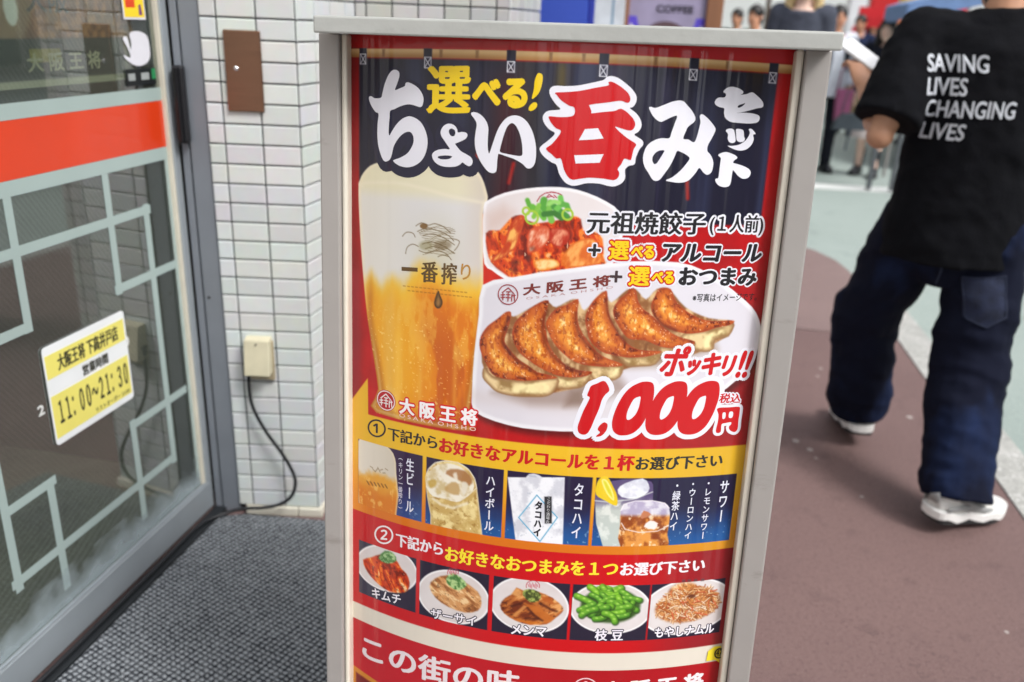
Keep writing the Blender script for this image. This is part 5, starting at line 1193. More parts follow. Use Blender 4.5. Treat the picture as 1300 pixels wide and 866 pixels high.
under(tiles('tile_facing', [tile_face((c2[0] + .004, RY), (1, 0), c3[0] - c2[0] - .002, 4.2, .0735, .03, seed=7, base=(186, 186, 184)), tile_face(c3 + np.array([.003, .003]), S12, .44, 4.2, .0968, .0968, seed=8)], tw), iv2)
mb = MB(); mb.prism([(c2[0] + .003, RY + .0006), (c3[0] + .002, RY + .0006), (c4[0], c4[1]), (c4[0], RY + .9), (c2[0] + .003, RY + .9)], 0.0, 4.2, lambda a, b, t: (a, b, t)); under(mb.build('core', grout_m, tw), iv2)
# brown pipe in the corner
pp = at(434, 10, RY - .03); o = MB().tube([(0, 0, 0), (0, 0, 4.2)], .016, 14).build('downpipe', mat('brown_pipe', (150, 136, 118), .5, var=.08)); o.location = (pp[0], RY - .024, 0); tag(o, 'brown pipe in the corner where the tiled wall steps back', 'pipe')

# cover plate with a screw
def pillar_at(x, y): q = on_plane(x, y, (0, PY - .005, 0), np.array([0, -1.0, 0])); return q[0], q[2]
(xa, za), (xb, zb) = pillar_at(281, 37), pillar_at(339, 143)
ck = empty('cover_plate', ((xa + xb) / 2, PY - .005, (za + zb) / 2)); tag(ck, 'brushed steel cover plate fixed to the tiled pillar above the outlet', 'cover plate')
hw, hh = (xb - xa) / 2, (za - zb) / 2
MB().box(-hw + .004, hw - .004, -.008, -.0004, -hh, hh).build('plate', mat('brushed_steel', (146, 112, 92), .26, .9, var=.08, scale=8, stretch=(1, 1, 20)), ck, bev=.003)  # steel tinted reddish brown to stand in for a warm reflection
sx_, sz_ = pillar_at(301, 87); MB().ball((sx_ - (xa + xb) / 2, -.0085, sz_ - (za + zb) / 2), (.006, .003, .006)).build('screw', mat('bright_screw', (220, 222, 226), .2, .8), ck)
# outlet cover and cable
(xa, za), (xb, zb) = pillar_at(311, 425), pillar_at(351, 478)
xm, zm = (xa + xb) / 2, (za + zb) / 2; hw, hh = (xb - xa) / 2, (za - zb) / 2
oc = empty('outlet_cover', (xm, PY - .005, zm)); tag(oc, 'cream weatherproof outlet cover on the tiled pillar', 'outlet')
oc_m = mat('aged_cream_plastic', (196, 190, 164), .45, var=.07, scale=20); 
mb = MB(); mb.prism([(0, hh), (-.030, hh - .004), (-.046, -hh + .020), (-.046, -hh + .016), (0, -hh + .016)], -hw + .004, hw - .006, lambda a, b, t: (t, a, b)); mb.build('hood', oc_m, oc, bev=.005)
MB().box(-hw + .010, hw - .001, -.012, -.0005, -hh - .008, hh - .012).build('back_box', mat('stained_cream_plastic', (158, 146, 120), .55, var=.15, scale=25), oc, bev=.003)
MB().ball((-.002, -.033, hh - .016), (.003, .002, .003)).build('screw', dark_m, oc)
cab = empty('power_cable', (xm, PY - .03, zm - hh)); tag(cab, 'black power cable looping from the outlet down to the mat', 'cable')
wp_ = [(316, 466, -.020), (316, 490, -.022), (321, 517, -.026), (337, 547, -.030), (356, 573, -.034), (370, 596, -.038), (375, 613, -.042), (370, 630, -.046), (356, 640, -.046), (335, 644.5, -.040), (310, 645.5, -.036)]
pts = []
for x, y, off in wp_:
    q = on_plane(x, y, (0, PY + off, 0), np.array([0, -1.0, 0])); pts.append(np.array([q[0], q[1], max(q[2], .020)]))
e0 = DA + DD * .70 + DN * .020; pts.append(np.array([e0[0] + .03, e0[1] - .012, .022])); 
for s in (.62, .45, .25, 0, -.3): q = DA + DD * s + DN * .016; pts.append(np.array([q[0], q[1], .0225]))
pts = np.array(pts); fine = []
for i in range(len(pts) - 1):
    a, b, c, d = pts[max(i - 1, 0)], pts[i], pts[i + 1], pts[min(i + 2, len(pts) - 1)]
    for k in range(6):
        t = k / 6; fine.append(0.5 * ((2 * b) + (-a + c) * t + (2 * a - 5 * b + 4 * c - d) * t * t + (-a + 3 * b - 3 * c + d) * t ** 3))
fine.append(pts[-1]); org = np.array([xm, PY - .03, zm - hh])
MB().tube([tuple(q - org) for q in fine], .0052, 10).build('cord', mat('black_cable_sheath', (22, 24, 28), .45), cab, smooth=True)
pq = fine[0] - org; MB().tube([tuple(pq + np.array([0, 0, .026])), tuple(pq + np.array([0, 0, .004])), tuple(pq + np.array([0, 0, -.008]))], [.011, .011, .006], 12).build('plug', mat('black_plug', (28, 28, 30), .5), cab, smooth=True)

# ---------------------------------------------------------------- ribbed door mat
mm_ = bpy.data.materials.new('woven_mat'); mm_.use_nodes = True
n, l = mm_.node_tree.nodes, mm_.node_tree.links; b = n['Principled BSDF']; b.inputs['Roughness'].default_value = .95; b.inputs['Specular IOR Level'].default_value = .15
tc = n.new('ShaderNodeTexCoord'); mp = n.new('ShaderNodeMapping'); mp.inputs['Rotation'].default_value = (0, 0, R_(-11 + 40)); l.new(tc.outputs['Object'], mp.inputs['Vector'])
w1 = n.new('ShaderNodeTexWave'); w1.inputs['Scale'].default_value = 20; w1.inputs['Distortion'].default_value = 1.2; w1.inputs['Detail'].default_value = 2; w1.inputs['Detail Scale'].default_value = 6
w2 = n.new('ShaderNodeTexWave'); w2.bands_direction = 'Y'; w2.inputs['Scale'].default_value = 25; w2.inputs['Distortion'].default_value = 2.0; w2.inputs['Detail Scale'].default_value = 5
nz = n.new('ShaderNodeTexNoise'); nz.inputs['Scale'].default_value = 4; nz.inputs['Detail'].default_value = 5; nf = n.new('ShaderNodeTexNoise'); nf.inputs['Scale'].default_value = 130
for q in (w1, w2): l.new(mp.outputs['Vector'], q.inputs['Vector'])
for q in (nz, nf): l.new(tc.outputs['Object'], q.inputs['Vector'])
mu = n.new('ShaderNodeMath'); mu.operation = 'MULTIPLY'; l.new(w1.outputs['Fac'], mu.inputs[0]); l.new(w2.outputs['Fac'], mu.inputs[1])
m2 = n.new('ShaderNodeMath'); m2.operation = 'MULTIPLY_ADD'; m2.inputs[1].default_value = .9; l.new(nf.outputs['Fac'], m2.inputs[0]); l.new(mu.outputs[0], m2.inputs[2])
cr = n.new('ShaderNodeMapRange'); cr.inputs['From Min'].default_value = .42; cr.inputs['From Max'].default_value = 1.0; l.new(m2.outputs[0], cr.inputs['Value'])
mx = n.new('ShaderNodeMix'); mx.data_type = 'RGBA'; mx.inputs['A'].default_value = lin(40, 43, 49); mx.inputs['B'].default_value = lin(150, 155, 160); l.new(cr.outputs['Result'], mx.inputs['Factor'])
mz = n.new('ShaderNodeMix'); mz.data_type = 'RGBA'; mz.blend_type = 'MULTIPLY'; mz.inputs['Factor'].default_value = .55; l.new(mx.outputs['Result'], mz.inputs['A'])
rp = n.new('ShaderNodeMapRange'); rp.inputs['From Min'].default_value = .3; rp.inputs['From Max'].default_value = .7; rp.inputs['To Min'].default_value = .65; rp.inputs['To Max'].default_value = 1.1; l.new(nz.outputs['Fac'], rp.inputs['Value']); l.new(rp.outputs['Result'], mz.inputs['B'])
l.new(mz.outputs['Result'], b.inputs['Base Color'])
bp = n.new('ShaderNodeBump'); bp.inputs['Strength'].default_value = .8; bp.inputs['Distance'].default_value = .004; l.new(mu.outputs[0], bp.inputs['Height']); l.new(bp.outputs['Normal'], b.inputs['Normal'])
q = lambda s, off: tuple(DA + DD * s + DN * off)
mpoly = [q(-1.1, .036), q(.70, .036), (PXL + .03, PY - .022), (PXR + .03, PY - .040), (-.30, PY - .06), (-.16, .60), q(-1.1, .95)]
mb = MB(); mb.prism(mpoly, .001, .011, lambda a, b, t: (a, b, t)); o = mb.build('door_mat', mm_, bev=.003); tag(o, 'blue grey ribbed door mat in front of the shop door', 'mat')

# ================================================================== PEOPLE
def V3(*a): return Vector(a)
skin_m = mat('warm_skin', (206, 150, 120), .55, var=.06, scale=14); skin2_m = mat('tanned_skin', (184, 136, 108), .5, var=.08, scale=14); skin3_m = mat('fair_skin', (232, 196, 178), .55, var=.05)
hair_m = mat('black_hair', (26, 22, 22), .5, var=.3, scale=40, bump=.4, bscale=90, stretch=(1, 1, .15)); blond_m = mat('light_hair', (214, 190, 140), .55, var=.2, scale=40)
lip_m = mat('lips', (176, 92, 84), .5); eye_m = mat('dark_eyes', (30, 24, 22), .25)
def fabric(name, c, var=.12, rough=.9, bump=.3): return mat(name, c, rough, var=var, scale=18, bump=bump, bscale=220, spec=.15)

def hand_shape(mb, wrist, d, side, up, curl=.5, r=.0078):
    """palm, four jointed fingers of their own length and a thumb leaving the side of the palm near its base"""
    d, side = V3(*d).normalized(), V3(*side); side = (side - d * side.dot(d)).normalized(); nrm = d.cross(side)
    if nrm.dot(V3(*up)) < 0: nrm = -nrm                     # nrm: back of the hand; fingers curl away from it
    w_ = V3(*wrist)
    mb.tube([w_ - d * .01, w_ + d * .03, w_ + d * .065, w_ + d * .092], [(.026, .019), (.036, .018), (.041, .016), (.038, .012)], 12, side=side)
    for k, (o, L) in enumerate(((-.030, .066), (-.010, .080), (.010, .084), (.029, .074))):
        p = w_ + d * .086 + side * o; pts = [p - d * .02, p]; a = 0
        for s, q in ((.45, .6), (.30, 1.0), (.25, .8)):
            a += curl * q; p = p + (d * math.cos(a) - nrm * math.sin(a)) * L * s; pts.append(p)
        mb.tube(pts, [r, r * 1.05, r, r * .92, r * .75], 8)
    b = w_ + d * .028 + side * .034; t1 = b + (d * .6 + side * .7 - nrm * .3).normalized() * .036; t2 = t1 + (d * .9 + side * .15 - nrm * .5).normalized() * .030
    mb.tube([w_ + d * .018 + side * .014, b, t1, t2], [.012, .0115, .010, .007], 8)

def limb(mb, pts, rad, n=14):
    """tapered limb through its joints, with extra rings between them"""
    P, Rr = [], []
    for i in range(len(pts) - 1):
        a, b = V3(*pts[i]), V3(*pts[i + 1])
        for k in range(4): t = k / 4; P.append(a.lerp(b, t)); Rr.append(rad[i] * (1 - t) + rad[i + 1] * t)
    P.append(V3(*pts[-1])); Rr.append(rad[-1]); mb.tube(P, Rr, n)
    for i in range(1, len(pts) - 1): mb.ball(pts[i], rad[i] * .98, 12, 8)

def open_neck(mb):
    """lower the collar rings so that the neck and collar bones show"""
    for i in range(24 * 6, 24 * 8): x, y, z = mb.v[i]; mb.v[i] = (x * 1.05, y * .9 - .012, 1.418 + (i // 24 - 6) * .004 + (.0 if y > 0 else .03))

def human(label, pos, yaw, H=1.70, J=None, skin=skin_m, hair=('short', hair_m), top=('tee', None), bottom=('trousers', None), shoes=None, group=None, voxel=.0085, face=True, lean=0.0):
    k = H / 1.72
    j = dict(head=(0, .015, 1.605), neck=(0, -.01, 1.49), shL=(-.180, -.01, 1.405), shR=(.180, -.01, 1.405), elL=(-.235, -.03, 1.13), elR=(.235, -.03, 1.13), wrL=(-.235, .06, .90), wrR=(.235, .06, .90),
             hipL=(-.088, 0, .90), hipR=(.088, 0, .90), knL=(-.095, .03, .49), knR=(.095, .03, .49), anL=(-.10, 0, .085), anR=(.10, 0, .085), toeL=(-.12, 1, 0), toeR=(.12, 1, 0), heelL=0.0, heelR=0.0)
    j.update(J or {})
    root = empty('person', (pos[0], pos[1], pos[2] if len(pos) > 2 else 0), -yaw); root.scale = (k, k, k)
    tag(root, label, 'person', group)
    # body: one continuous surface
    mb = MB(); hd = V3(*j['head'])
    mb.ball(hd + V3(0, -.008, .028), (.076, .094, .092), 18, 12); mb.ball(hd + V3(0, .018, -.045), (.058, .070, .072), 16, 10)
    mb.ball(hd + V3(0, .048, -.092), (.030, .030, .024), 12, 8)
    mb.tube([hd + V3(0, .086, .012), hd + V3(0, .100, -.018), hd + V3(0, .098, -.034)], [.008, .0125, .011], 8)
    for s in (-1, 1):
        mb.ball(hd + V3(.077 * s, -.004, -.006), (.010, .020, .030), 10, 8); mb.ball(hd + V3(.034 * s, .066, -.026), (.022, .018, .018), 10, 6)
    nk = V3(*j['neck']); mb.tube([nk - V3(0, .015, .10), nk, hd + V3(0, -.015, -.06)], [.066, .055, .054], 14)
    mb.tube([(0, 0, .84), (0, 0, .98), (0, 0, 1.12), (0, 0, 1.28), (0, -.005, 1.38), (0, -.01, 1.43)], [(.12, .085), (.120, .085), (.105, .078), (.120, .085), (.115, .070), (.08, .055)], 18, side=(1, 0, 0))
    for s in 'LR':
        limb(mb, [(j['sh' + s][0] * .6, j['sh' + s][1], j['sh' + s][2] + .005), j['sh' + s], j['el' + s], j['wr' + s]], [.052, .050, .039, .026])
        d = V3(*j['wr' + s]) - V3(*j['el' + s]); sgn = -1 if s == 'L' else 1
        hs_ = j.get('hand' + s)
        if hs_: hand_shape(mb, j['wr' + s], *hs_)
        else: hand_shape(mb, j['wr' + s], d, (0, 1, 0), (sgn, 0, .2), .35)
        limb(mb, [j['hip' + s], j['kn' + s], j['an' + s]], [.080, .055, .038])
        f = V3(j['toe' + s][0], j['toe' + s][1], 0).normalized(); a = V3(*j['an' + s]); mb.tube([a - f * .03 - V3(0, 0, .03), a + f * .06 - V3(0, 0, .045), a + f * .14 - V3(0, 0, .06)], [.032, .034, .022], 10)
    link_obj('body', fuse(mb, voxel * .85 if voxel < .008 else voxel, 4), skin, root)
    if face:
        for s in (-1, 1):
            MB().ball(hd + V3(.033 * s, .0815, .012), (.015, .008, .0062), 10, 6).build('eye', eye_m, root, smooth=True)
            MB().tube([hd + V3(.016 * s, .0875, .034), hd + V3(.034 * s, .0845, .038), hd + V3(.052 * s, .070, .033)], [.0035, .004, .0025], 6).build('eyebrow', hair[1], root, smooth=True)
        MB().ball(hd + V3(0, .0865, -.056), (.022, .006, .0065), 10, 6).build('mouth', lip_m, root, smooth=True)
    # hair
    mb = MB(); hd2 = hd + V3(0, -.016, .040)
    mb.ball(hd2, (.087, .100, .096), 18, 12); mb.ball(hd + V3(0, -.045, -.03), (.078, .062, .075), 14, 10)
    if hair[0] == 'short': mb.ball(hd + V3(0, -.052, -.065), (.064, .042, .055), 14, 10)
    if hair[0] == 'long':
        for s in (-1, 1): mb.tube([hd + V3(.070 * s, .010, .04), hd + V3(.086 * s, .004, -.05), hd + V3(.090 * s, -.005, -.15), hd + V3(.080 * s, .0, -.22)], [.028, .030, .032, .018], 10)
        mb.tube([hd + V3(0, -.07, .02), hd + V3(0, -.085, -.10), hd + V3(0, -.085, -.22)], [(.07, .04), (.085, .035), (.07, .02)], 14, side=(1, 0, 0))
        mb.tube([hd + V3(-.06, .062, .075), hd + V3(0, .082, .072), hd + V3(.06, .062, .075)], [.020, .022, .020], 8)
    link_obj('hair', fuse(mb, .009, 3), hair[1], root)
    # top
    kind, m = top[0], top[1]; loose = top[2] if len(top) > 2 else 1.0
    mb = MB(); L = loose
    hem = top[3] if len(top) > 3 else .80 if kind != 'jacket' else .76
    mb.tube([(0, 0, hem), (0, 0, .92), (0, 0, 1.08), (0, -.005, 1.24), (0, -.01, 1.36), (0, -.01, 1.415), (0, -.012, 1.45), (0, -.012, 1.468)],
            [(.190 * L, .135 * L), (.185 * L, .130 * L), (.180 * L, .128 * L), (.192 * L, .132 * L), (.196 * L, .118 * L), (.165 * L, .095), (.105, .075), (.078, .066)], 24, side=(1, 0, 0))
    if kind != 'tee': open_neck(mb)
    for s in 'LR':
        a, e, w2_ = V3(*j['sh' + s]), V3(*j['el' + s]), V3(*j['wr' + s])
        if kind == 'tee':
            q = a.lerp(e, .86); limb(mb, [tuple(V3(a.x * .55, a.y, a.z - .012)), tuple(a + V3(0, 0, -.006)), tuple(a.lerp(e, .45)), tuple(q)], [.078, .078 * L, .082 * L, .088 * L])
        else:
            limb(mb, [tuple(V3(a.x * .55, a.y, a.z - .005)), tuple(a), tuple(e), tuple(e.lerp(w2_, .93))], [.066, .066, .056, .043])
    sh_ = fuse(mb, voxel, 8); ruffle(sh_, .012 if kind == 'tee' else .006, 7, (1, 1, .55), kind == 'tee')
    shirt = link_obj('t_shirt' if kind == 'tee' else 'jacket' if kind == 'jacket' else 'shirt', sh_, m, root)
    # legs
    if bottom[0] == 'trousers':
        wd = bottom[2] if len(bottom) > 2 else (.092, .072, .062); mb = MB()
        mb.tube([(0, 0, .97), (0, 0, .90), (0, 0, .82)], [(.160, .115), (.168, .126), (.160, .118)], 20, side=(1, 0, 0))
        if len(bottom) > 3: mb.tube([(0, 0, .86), (0, .01, .78), (0, .015, .70)], [(.150, .12), (.125, .115), (.07, .08)], 18, side=(1, 0, 0))
        for s in 'LR':
            h_, kn, an = V3(*j['hip' + s]), V3(*j['kn' + s]), V3(*j['an' + s]); an2 = an + V3(0, 0, -.035 if wd[2] < .09 else .012 if s == 'L' else -.006)
            limb(mb, [tuple(h_ + V3(0, 0, .02)), tuple(kn), tuple(kn.lerp(an2, .6)), tuple(an2)], [wd[0], wd[1], wd[2] * .98, wd[2]], 18)
        tm = fuse(mb, voxel, 6); ruffle(tm, .020 if wd[2] > .09 else .005, 4.6 if wd[2] > .09 else 9, (1, 1, .8), wd[2] > .09); link_obj('trousers', tm, bottom[1], root)
    else:
        mb = MB(); lo_ = bottom[2] if len(bottom) > 2 else .55
        mb.tube([(0, 0, .98), (0, 0, .88), (0, .01, (.88 + lo_) / 2), (0, .02, lo_)], [(.150, .105), (.178, .130), (.20, .155), (.225, .18)], 24, side=(1, 0, 0)); tm = fuse(mb, voxel, 4); ruffle(tm, .010, 10, (1.4, 1.4, .2)); link_obj('skirt', tm, bottom[1], root)
    # shoes
    sm_, kind_s = shoes
    for s in 'LR':
        f = V3(j['toe' + s][0], j['toe' + s][1], 0).normalized(); rt = V3(f.y, -f.x, 0); a = V3(*j['an' + s]); base = V3(a.x, a.y, a.z - .085)
        lift = j['heel' + s]
        def pt(x, y, z):                                      # x across, y from heel (-.07) to toe (.20); heel may be lifted
            t = (.13 - y); zz = z + (lift * max(t, 0) / .2); return base + rt * x + f * y + V3(0, 0, zz)
        mb = MB()
        mb.tube([pt(0, -.085, .045), pt(0, -.06, .050), pt(0, 0, .055), pt(0, .07, .050), pt(0, .13, .040), pt(0, .175, .032), pt(0, .195, .028)], [(.024, .030), (.040, .046), (.043, .052), (.047, .045), (.050, .034), (.040, .022), (.014, .010)], 16, side=tuple(rt))
        mb.tube([pt(0, -.03, .05), pt(0, -.035, .10)] if kind_s != 'boots' else [pt(0, -.02, .05), pt(0, -.02, .16), pt(0, -.02, .30)], [.046, .044] if kind_s != 'boots' else [.050, .052, .058], 14)
        up_ = link_obj('boot' if kind_s == 'boots' else 'shoe', fuse(mb, .006 if voxel < .0085 else .008, 3), sm_, root)
        out = [(-.030, -.088), (.030, -.088), (.046, -.05), (.044, .02), (.054, .10), (.050, .15), (.030, .195), (-.010, .205), (-.040, .175), (-.052, .12), (-.044, .03), (-.046, -.05)]
        out = smooth_poly(out, 3).tolist()
        mb = MB(); mb.prism(out, .010, .036, lambda x, y, z: tuple(pt(x * 1.06, y * 1.03, z + .006 * math.sin(y * 70)))); mb.build('midsole', sole_m if kind_s == 'sneakers' else dark_m, up_, bev=.004)
        if kind_s == 'sneakers':
            for sd in (-1, 1):
                for q in ([(.046, -.075, .050), (.050, -.02, .058), (.052, .05, .052), (.050, .11, .040)], [(.047, -.03, .085), (.052, .02, .066), (.050, .07, .050)]):
                    MB().tube([pt(sd * x * .98, y, z) for x, y, z in q], [(.009, .003)] * len(q), 8, side=(0, 0, 1)).build('side_overlay', overlay_m, up_, smooth=True)
            for k in range(4): MB().tube([pt(-.024, .035 + k * .022, .094 - k * .008), pt(.024, .040 + k * .022, .094 - k * .008)], .0035, 6).build('lace', sole_m, up_)
            MB().tube([pt(0, -.092, .06), pt(0, -.090, .085), pt(0, -.082, .105)], [(.018, .004)] * 3, 8, side=tuple(rt)).build('heel_tab', overlay_m, up_, smooth=True)
        mb = MB(); mb.prism(out, 0.0, .0095, lambda x, y, z: tuple(pt(x, y, z))); mb.build('outsole', outsole_m, up_)
    return root, shirt

def ruffle(me, amp, freq, st, crease=False):
    """soft cloth folds: moves vertices along their normals by smooth 3-D noise"""
    n = len(me.vertices); co = np.zeros(n * 3); no = np.zeros(n * 3); me.vertices.foreach_get('co', co); me.vertices.foreach_get('normal', no)
    co = co.reshape(-1, 3); no = no.reshape(-1, 3); p = co * freq * np.array(st)
    a = fbm(p[:, 0] + p[:, 2] * 2.3 + 40, p[:, 2] * 2.2 + p[:, 1] * 1.3 - p[:, 0] * .8 + 40, 501, 3) - .5
    b_ = fbm(p[:, 0] * 2.2 + 70, p[:, 2] * 5 + p[:, 1] * 1.5 + 70, 507, 2) - .5
    if crease: a = a * .7 + .55 * (.35 - np.abs(2 * fbm(p[:, 0] * .9 - p[:, 2] * .5 + 20, p[:, 2] * 2.0 + p[:, 0] * .9 + p[:, 1] + 20, 513, 3) - 1))
    co += no * ((a * 1.5 + b_ * .9) * amp)[:, None]; me.vertices.foreach_set('co', co.ravel()); me.update()

sole_m = mat('white_foam_sole', (226, 226, 224), .6, var=.05, bump=.15, bscale=60); outsole_m = mat('dark_outsole', (40, 40, 42), .8)
overlay_m = mat('grey_suede_overlay', (150, 152, 152), .8, var=.1)
sneak_m = mat('white_mesh_sneaker', (216, 216, 212), .7, var=.10, scale=30, bump=.3, bscale=140); boots_m = mat('black_leather_boots', (26, 28, 34), .4, var=.1)
# --- the man in the foreground
tee_m = fabric('black_cotton', (11, 12, 17), .2)
dn = bpy.data.materials.new('dark_blue_denim'); dn.use_nodes = True
n, l = dn.node_tree.nodes, dn.node_tree.links; b = n['Principled BSDF']; b.inputs['Roughness'].default_value = .9; b.inputs['Specular IOR Level'].default_value = .15
tc = n.new('ShaderNodeTexCoord'); nz = n.new('ShaderNodeTexNoise'); nz.inputs['Scale'].default_value = 5; nz.inputs['Detail'].default_value = 4; mp = n.new('ShaderNodeMapping'); mp.inputs['Scale'].default_value = (1, 1, .5)
l.new(tc.outputs['Object'], mp.inputs['Vector']); l.new(mp.outputs['Vector'], nz.inputs['Vector']); mr = n.new('ShaderNodeMapRange'); mr.inputs['From Min'].default_value = .52; mr.inputs['From Max'].default_value = .72; l.new(nz.outputs['Fac'], mr.inputs['Value'])
mx = n.new('ShaderNodeMix'); mx.data_type = 'RGBA'; mx.inputs['A'].default_value = lin(15, 19, 36); mx.inputs['B'].default_value = lin(30, 44, 78); l.new(mr.outputs['Result'], mx.inputs['Factor']); l.new(mx.outputs['Result'], b.inputs['Base Color'])
bz = n.new('ShaderNodeTexNoise'); bz.inputs['Scale'].default_value = 260; l.new(tc.outputs['Object'], bz.inputs['Vector']); bp = n.new('ShaderNodeBump'); bp.inputs['Strength'].default_value = .25; bp.inputs['Distance'].default_value = .003; l.new(bz.outputs['Fac'], bp.inputs['Height']); l.new(bp.outputs['Normal'], b.inputs['Normal'])
MY = R_(14); MK = 1.76 / 1.72
def ml(x, y, dist):                                   # a point seen in the photo, in the walking man's own frame
    q = at(x, y, dist) - np.array([1.33, 2.55, 0]); return (float(q[0] * math.cos(MY) - q[1] * math.sin(MY)) / MK, float(q[0] * math.sin(MY) + q[1] * math.cos(MY)) / MK, float(q[2]) / MK)
wrl, phl = ml(1099, 112, 2.74), ml(1092, 84, 2.80)
man, tee = human('person walking away in black T-shirt, wide dark jeans and white sneakers', (1.33, 2.55), MY, 1.76,
    dict(head=(0, .05, 1.572), shL=(-.195, -.01, 1.40), shR=(.195, -.01, 1.40), elL=ml(1117, 172, 2.50), elR=(.285, -.04, 1.12), wrL=wrl, wrR=(.31, .05, .90),
         hipL=(-.092, .01, .88), hipR=(.092, 0, .88), knL=(-.165, .22, .50), knR=(.112, -.03, .48), anL=(-.115, .315, .11), anR=(.108, -.225, .10), toeL=(-.15, 1, 0), toeR=(.80, .62, 0), heelL=.03, heelR=.03,
         handL=(tuple(np.array(phl) - np.array(wrl)), (.8, .3, 0), (-.3, -1, .1), .75)),
    skin2_m, ('short', hair_m), ('tee', tee_m, 1.06, .772), ('trousers', dn, (.106, .110, .104), 1), (sneak_m, 'sneakers'), voxel=.0075)
bpy.context.view_layer.update()
from mathutils.bvhtree import BVHTree
bvh = BVHTree.FromPolygons([q.co for q in tee.data.vertices], [tuple(p.vertices) for p in tee.data.polygons])
minv = man.matrix_world.inverted(); mf = np.array([math.sin(MY), math.cos(MY), 0]); mbk = np.array([1.33, 2.55, 0]) - mf * .15
let_m = mat('pale_grey_print', (196, 200, 208), .7, var=.05)
for tx, bl_, br_, h in (('SAVING', (1179.5, 91), (1256, 93), 22), ('LIVES', (1177.8, 121), (1228, 122.5), 22), ('CHANGING', (1176.5, 149.5), (1287, 151.5), 21), ('LIVES', (1172.5, 178), (1222.5, 179.5), 20.5)):
    v, f = fit_box(tx, 1.0); v, f = cut_columns(v, f, .12); v, f, ly = spread(v, f, .0045 if len(tx) > 7 else .007 if len(tx) > 5 else .010, .022, 8)
    a, b, t = [on_plane(x, y, mbk, -mf) for x, y in (bl_, br_, (bl_[0] + (bl_[1] - 69) * .045, bl_[1] - h))]
    W_ = a + v[:, :1] * (b - a) + v[:, 1:] * (t - a); out = []
    for q, k in zip(W_, ly):
        lq = minv @ Vector(q); hit = bvh.ray_cast(Vector((lq.x, -.6, lq.z)), Vector((0, 1, 0)))[0]
        out.append((lq.x, (hit.y if hit else lq.y) - .0035 - k * 2e-5, lq.z))
    me = bpy.data.meshes.new('shirt_lettering'); me.from_pydata(out, [], f); me.update(); link_obj('shirt_lettering', me, let_m, tee)
# back pocket and seat seam, laid on the jeans
jeans = [c for c in man.children if c.name.startswith('trousers')][0]
bvj = BVHTree.FromPolygons([q.co for q in jeans.data.vertices], [tuple(p.vertices) for p in jeans.data.polygons])
def on_jeans(x, y, off):
    q = minv @ Vector(on_plane(x, y, mbk, -mf)); h = bvj.ray_cast(Vector((q.x, -.6, q.z)), Vector((0, 1, 0)))[0]
    return (q.x, (h.y if h else q.y) - off, q.z)
pk = np.array([(1226, 358), (1282, 355), (1279, 405), (1254, 417), (1229, 408)], float); ctr = pk.mean(0)
N_ = 12; V, F = [], []
for i in range(N_ + 1):
    for j_ in range(N_ + 1):
        s_, t_ = i / N_, j_ / N_; x = 1226 + 56 * s_; y = 357 + (50 + 11 * (1 - abs(2 * s_ - 1))) * t_; V.append(on_jeans(x, y, .0045))
for i in range(N_):
    for j_ in range(N_): k = i * (N_ + 1) + j_; F.append((k, k + 1, k + N_ + 2, k + N_ + 1))
me = bpy.data.meshes.new('back_pocket'); me.from_pydata(V, [], F); me.update(); pko = link_obj('back_pocket', me, mat('worn_denim', (24, 32, 56), .9, var=.35, scale=30, bump=.3, bscale=200), jeans, smooth=True)
sd_m = mat('denim_seam', (40, 48, 70), .9)
for q in ([(1226, 357), (1229, 408), (1254, 418), (1279, 405), (1282, 355)], [(1226, 357), (1254, 357.5), (1282, 355)]):
    P = np.array(q, float); dense = [P[i] * (1 - t) + P[i + 1] * t for i in range(len(P) - 1) for t in np.linspace(0, 1, 8)]
    MB().tube([on_jeans(x, y, .006) for x, y in dense], .0014, 6).build('pocket_stitching', sd_m, jeans)
MB().tube([on_jeans(1200 - t * 5, 345 + t * 24, .002) for t in np.linspace(0, 1, 14)], .0030, 6).build('seat_seam', sd_m, jeans)
# wallet chain on the hip
cq = MB(); cpts = [(.185, -.03, .93), (.205, -.05, .88), (.212, -.05, .80), (.205, -.03, .74), (.19, .0, .72)]; cq.tube(cpts, .004, 8); cq.build('hip_chain', mat('silver_chain', (190, 192, 196), .3, .9), man, smooth=True)
ph = at(1094, 69, 2.83); pho = empty('smartphone', tuple(ph)); pho.rotation_euler = (R_(-60), R_(-14), R_(36))
MB().box(-.036, .036, -.006, .006, -.072, .072).build('case', mat('white_phone_case', (232, 234, 236), .4, var=.03), pho, bev=.005); MB().box(-.032, .032, .0062, .0072, -.068, .068).build('screen', mat('black_glass', (14, 15, 18), .1), pho)
tag(pho, 'white smartphone held up in front of the person in black T-shirt', 'phone')

# --- passers-by further up the street
def stand(px, py, dist): q = at(px, py, dist); return (q[0], q[1], 0)
def face_cam(p, turn=0.0): return math.atan2(-p[0], -p[1]) + turn
GRP = None
p = stand(957, 40, 10.0)
human('person in white shirt with short black hair at far left of the passers-by', p, face_cam(p, .5), 1.68, None, skin_m, ('short', hair_m), ('long', fabric('white_cotton', (226, 228, 230), .05)), ('trousers', fabric('black_trousers', (34, 36, 42))), (boots_m, 'shoes'))
p = stand(1016, 40, 6.4)
human('person in charcoal grey long-sleeved top with pale hair, head at top edge of photo', p, face_cam(p, .1), 1.90, dict(shL=(-.145, -.01, 1.40), shR=(.145, -.01, 1.40), elL=(-.17, -.03, 1.13), elR=(.17, -.03, 1.13), wrL=(-.16, .08, .90), wrR=(.16, .08, .90)), skin3_m, ('long', blond_m), ('long', fabric('charcoal_knit', (74, 78, 90), .12), .80), ('trousers', fabric('dark_grey_trousers', (50, 52, 58))), (boots_m, 'shoes'))
p = stand(1062, 40, 9.6)
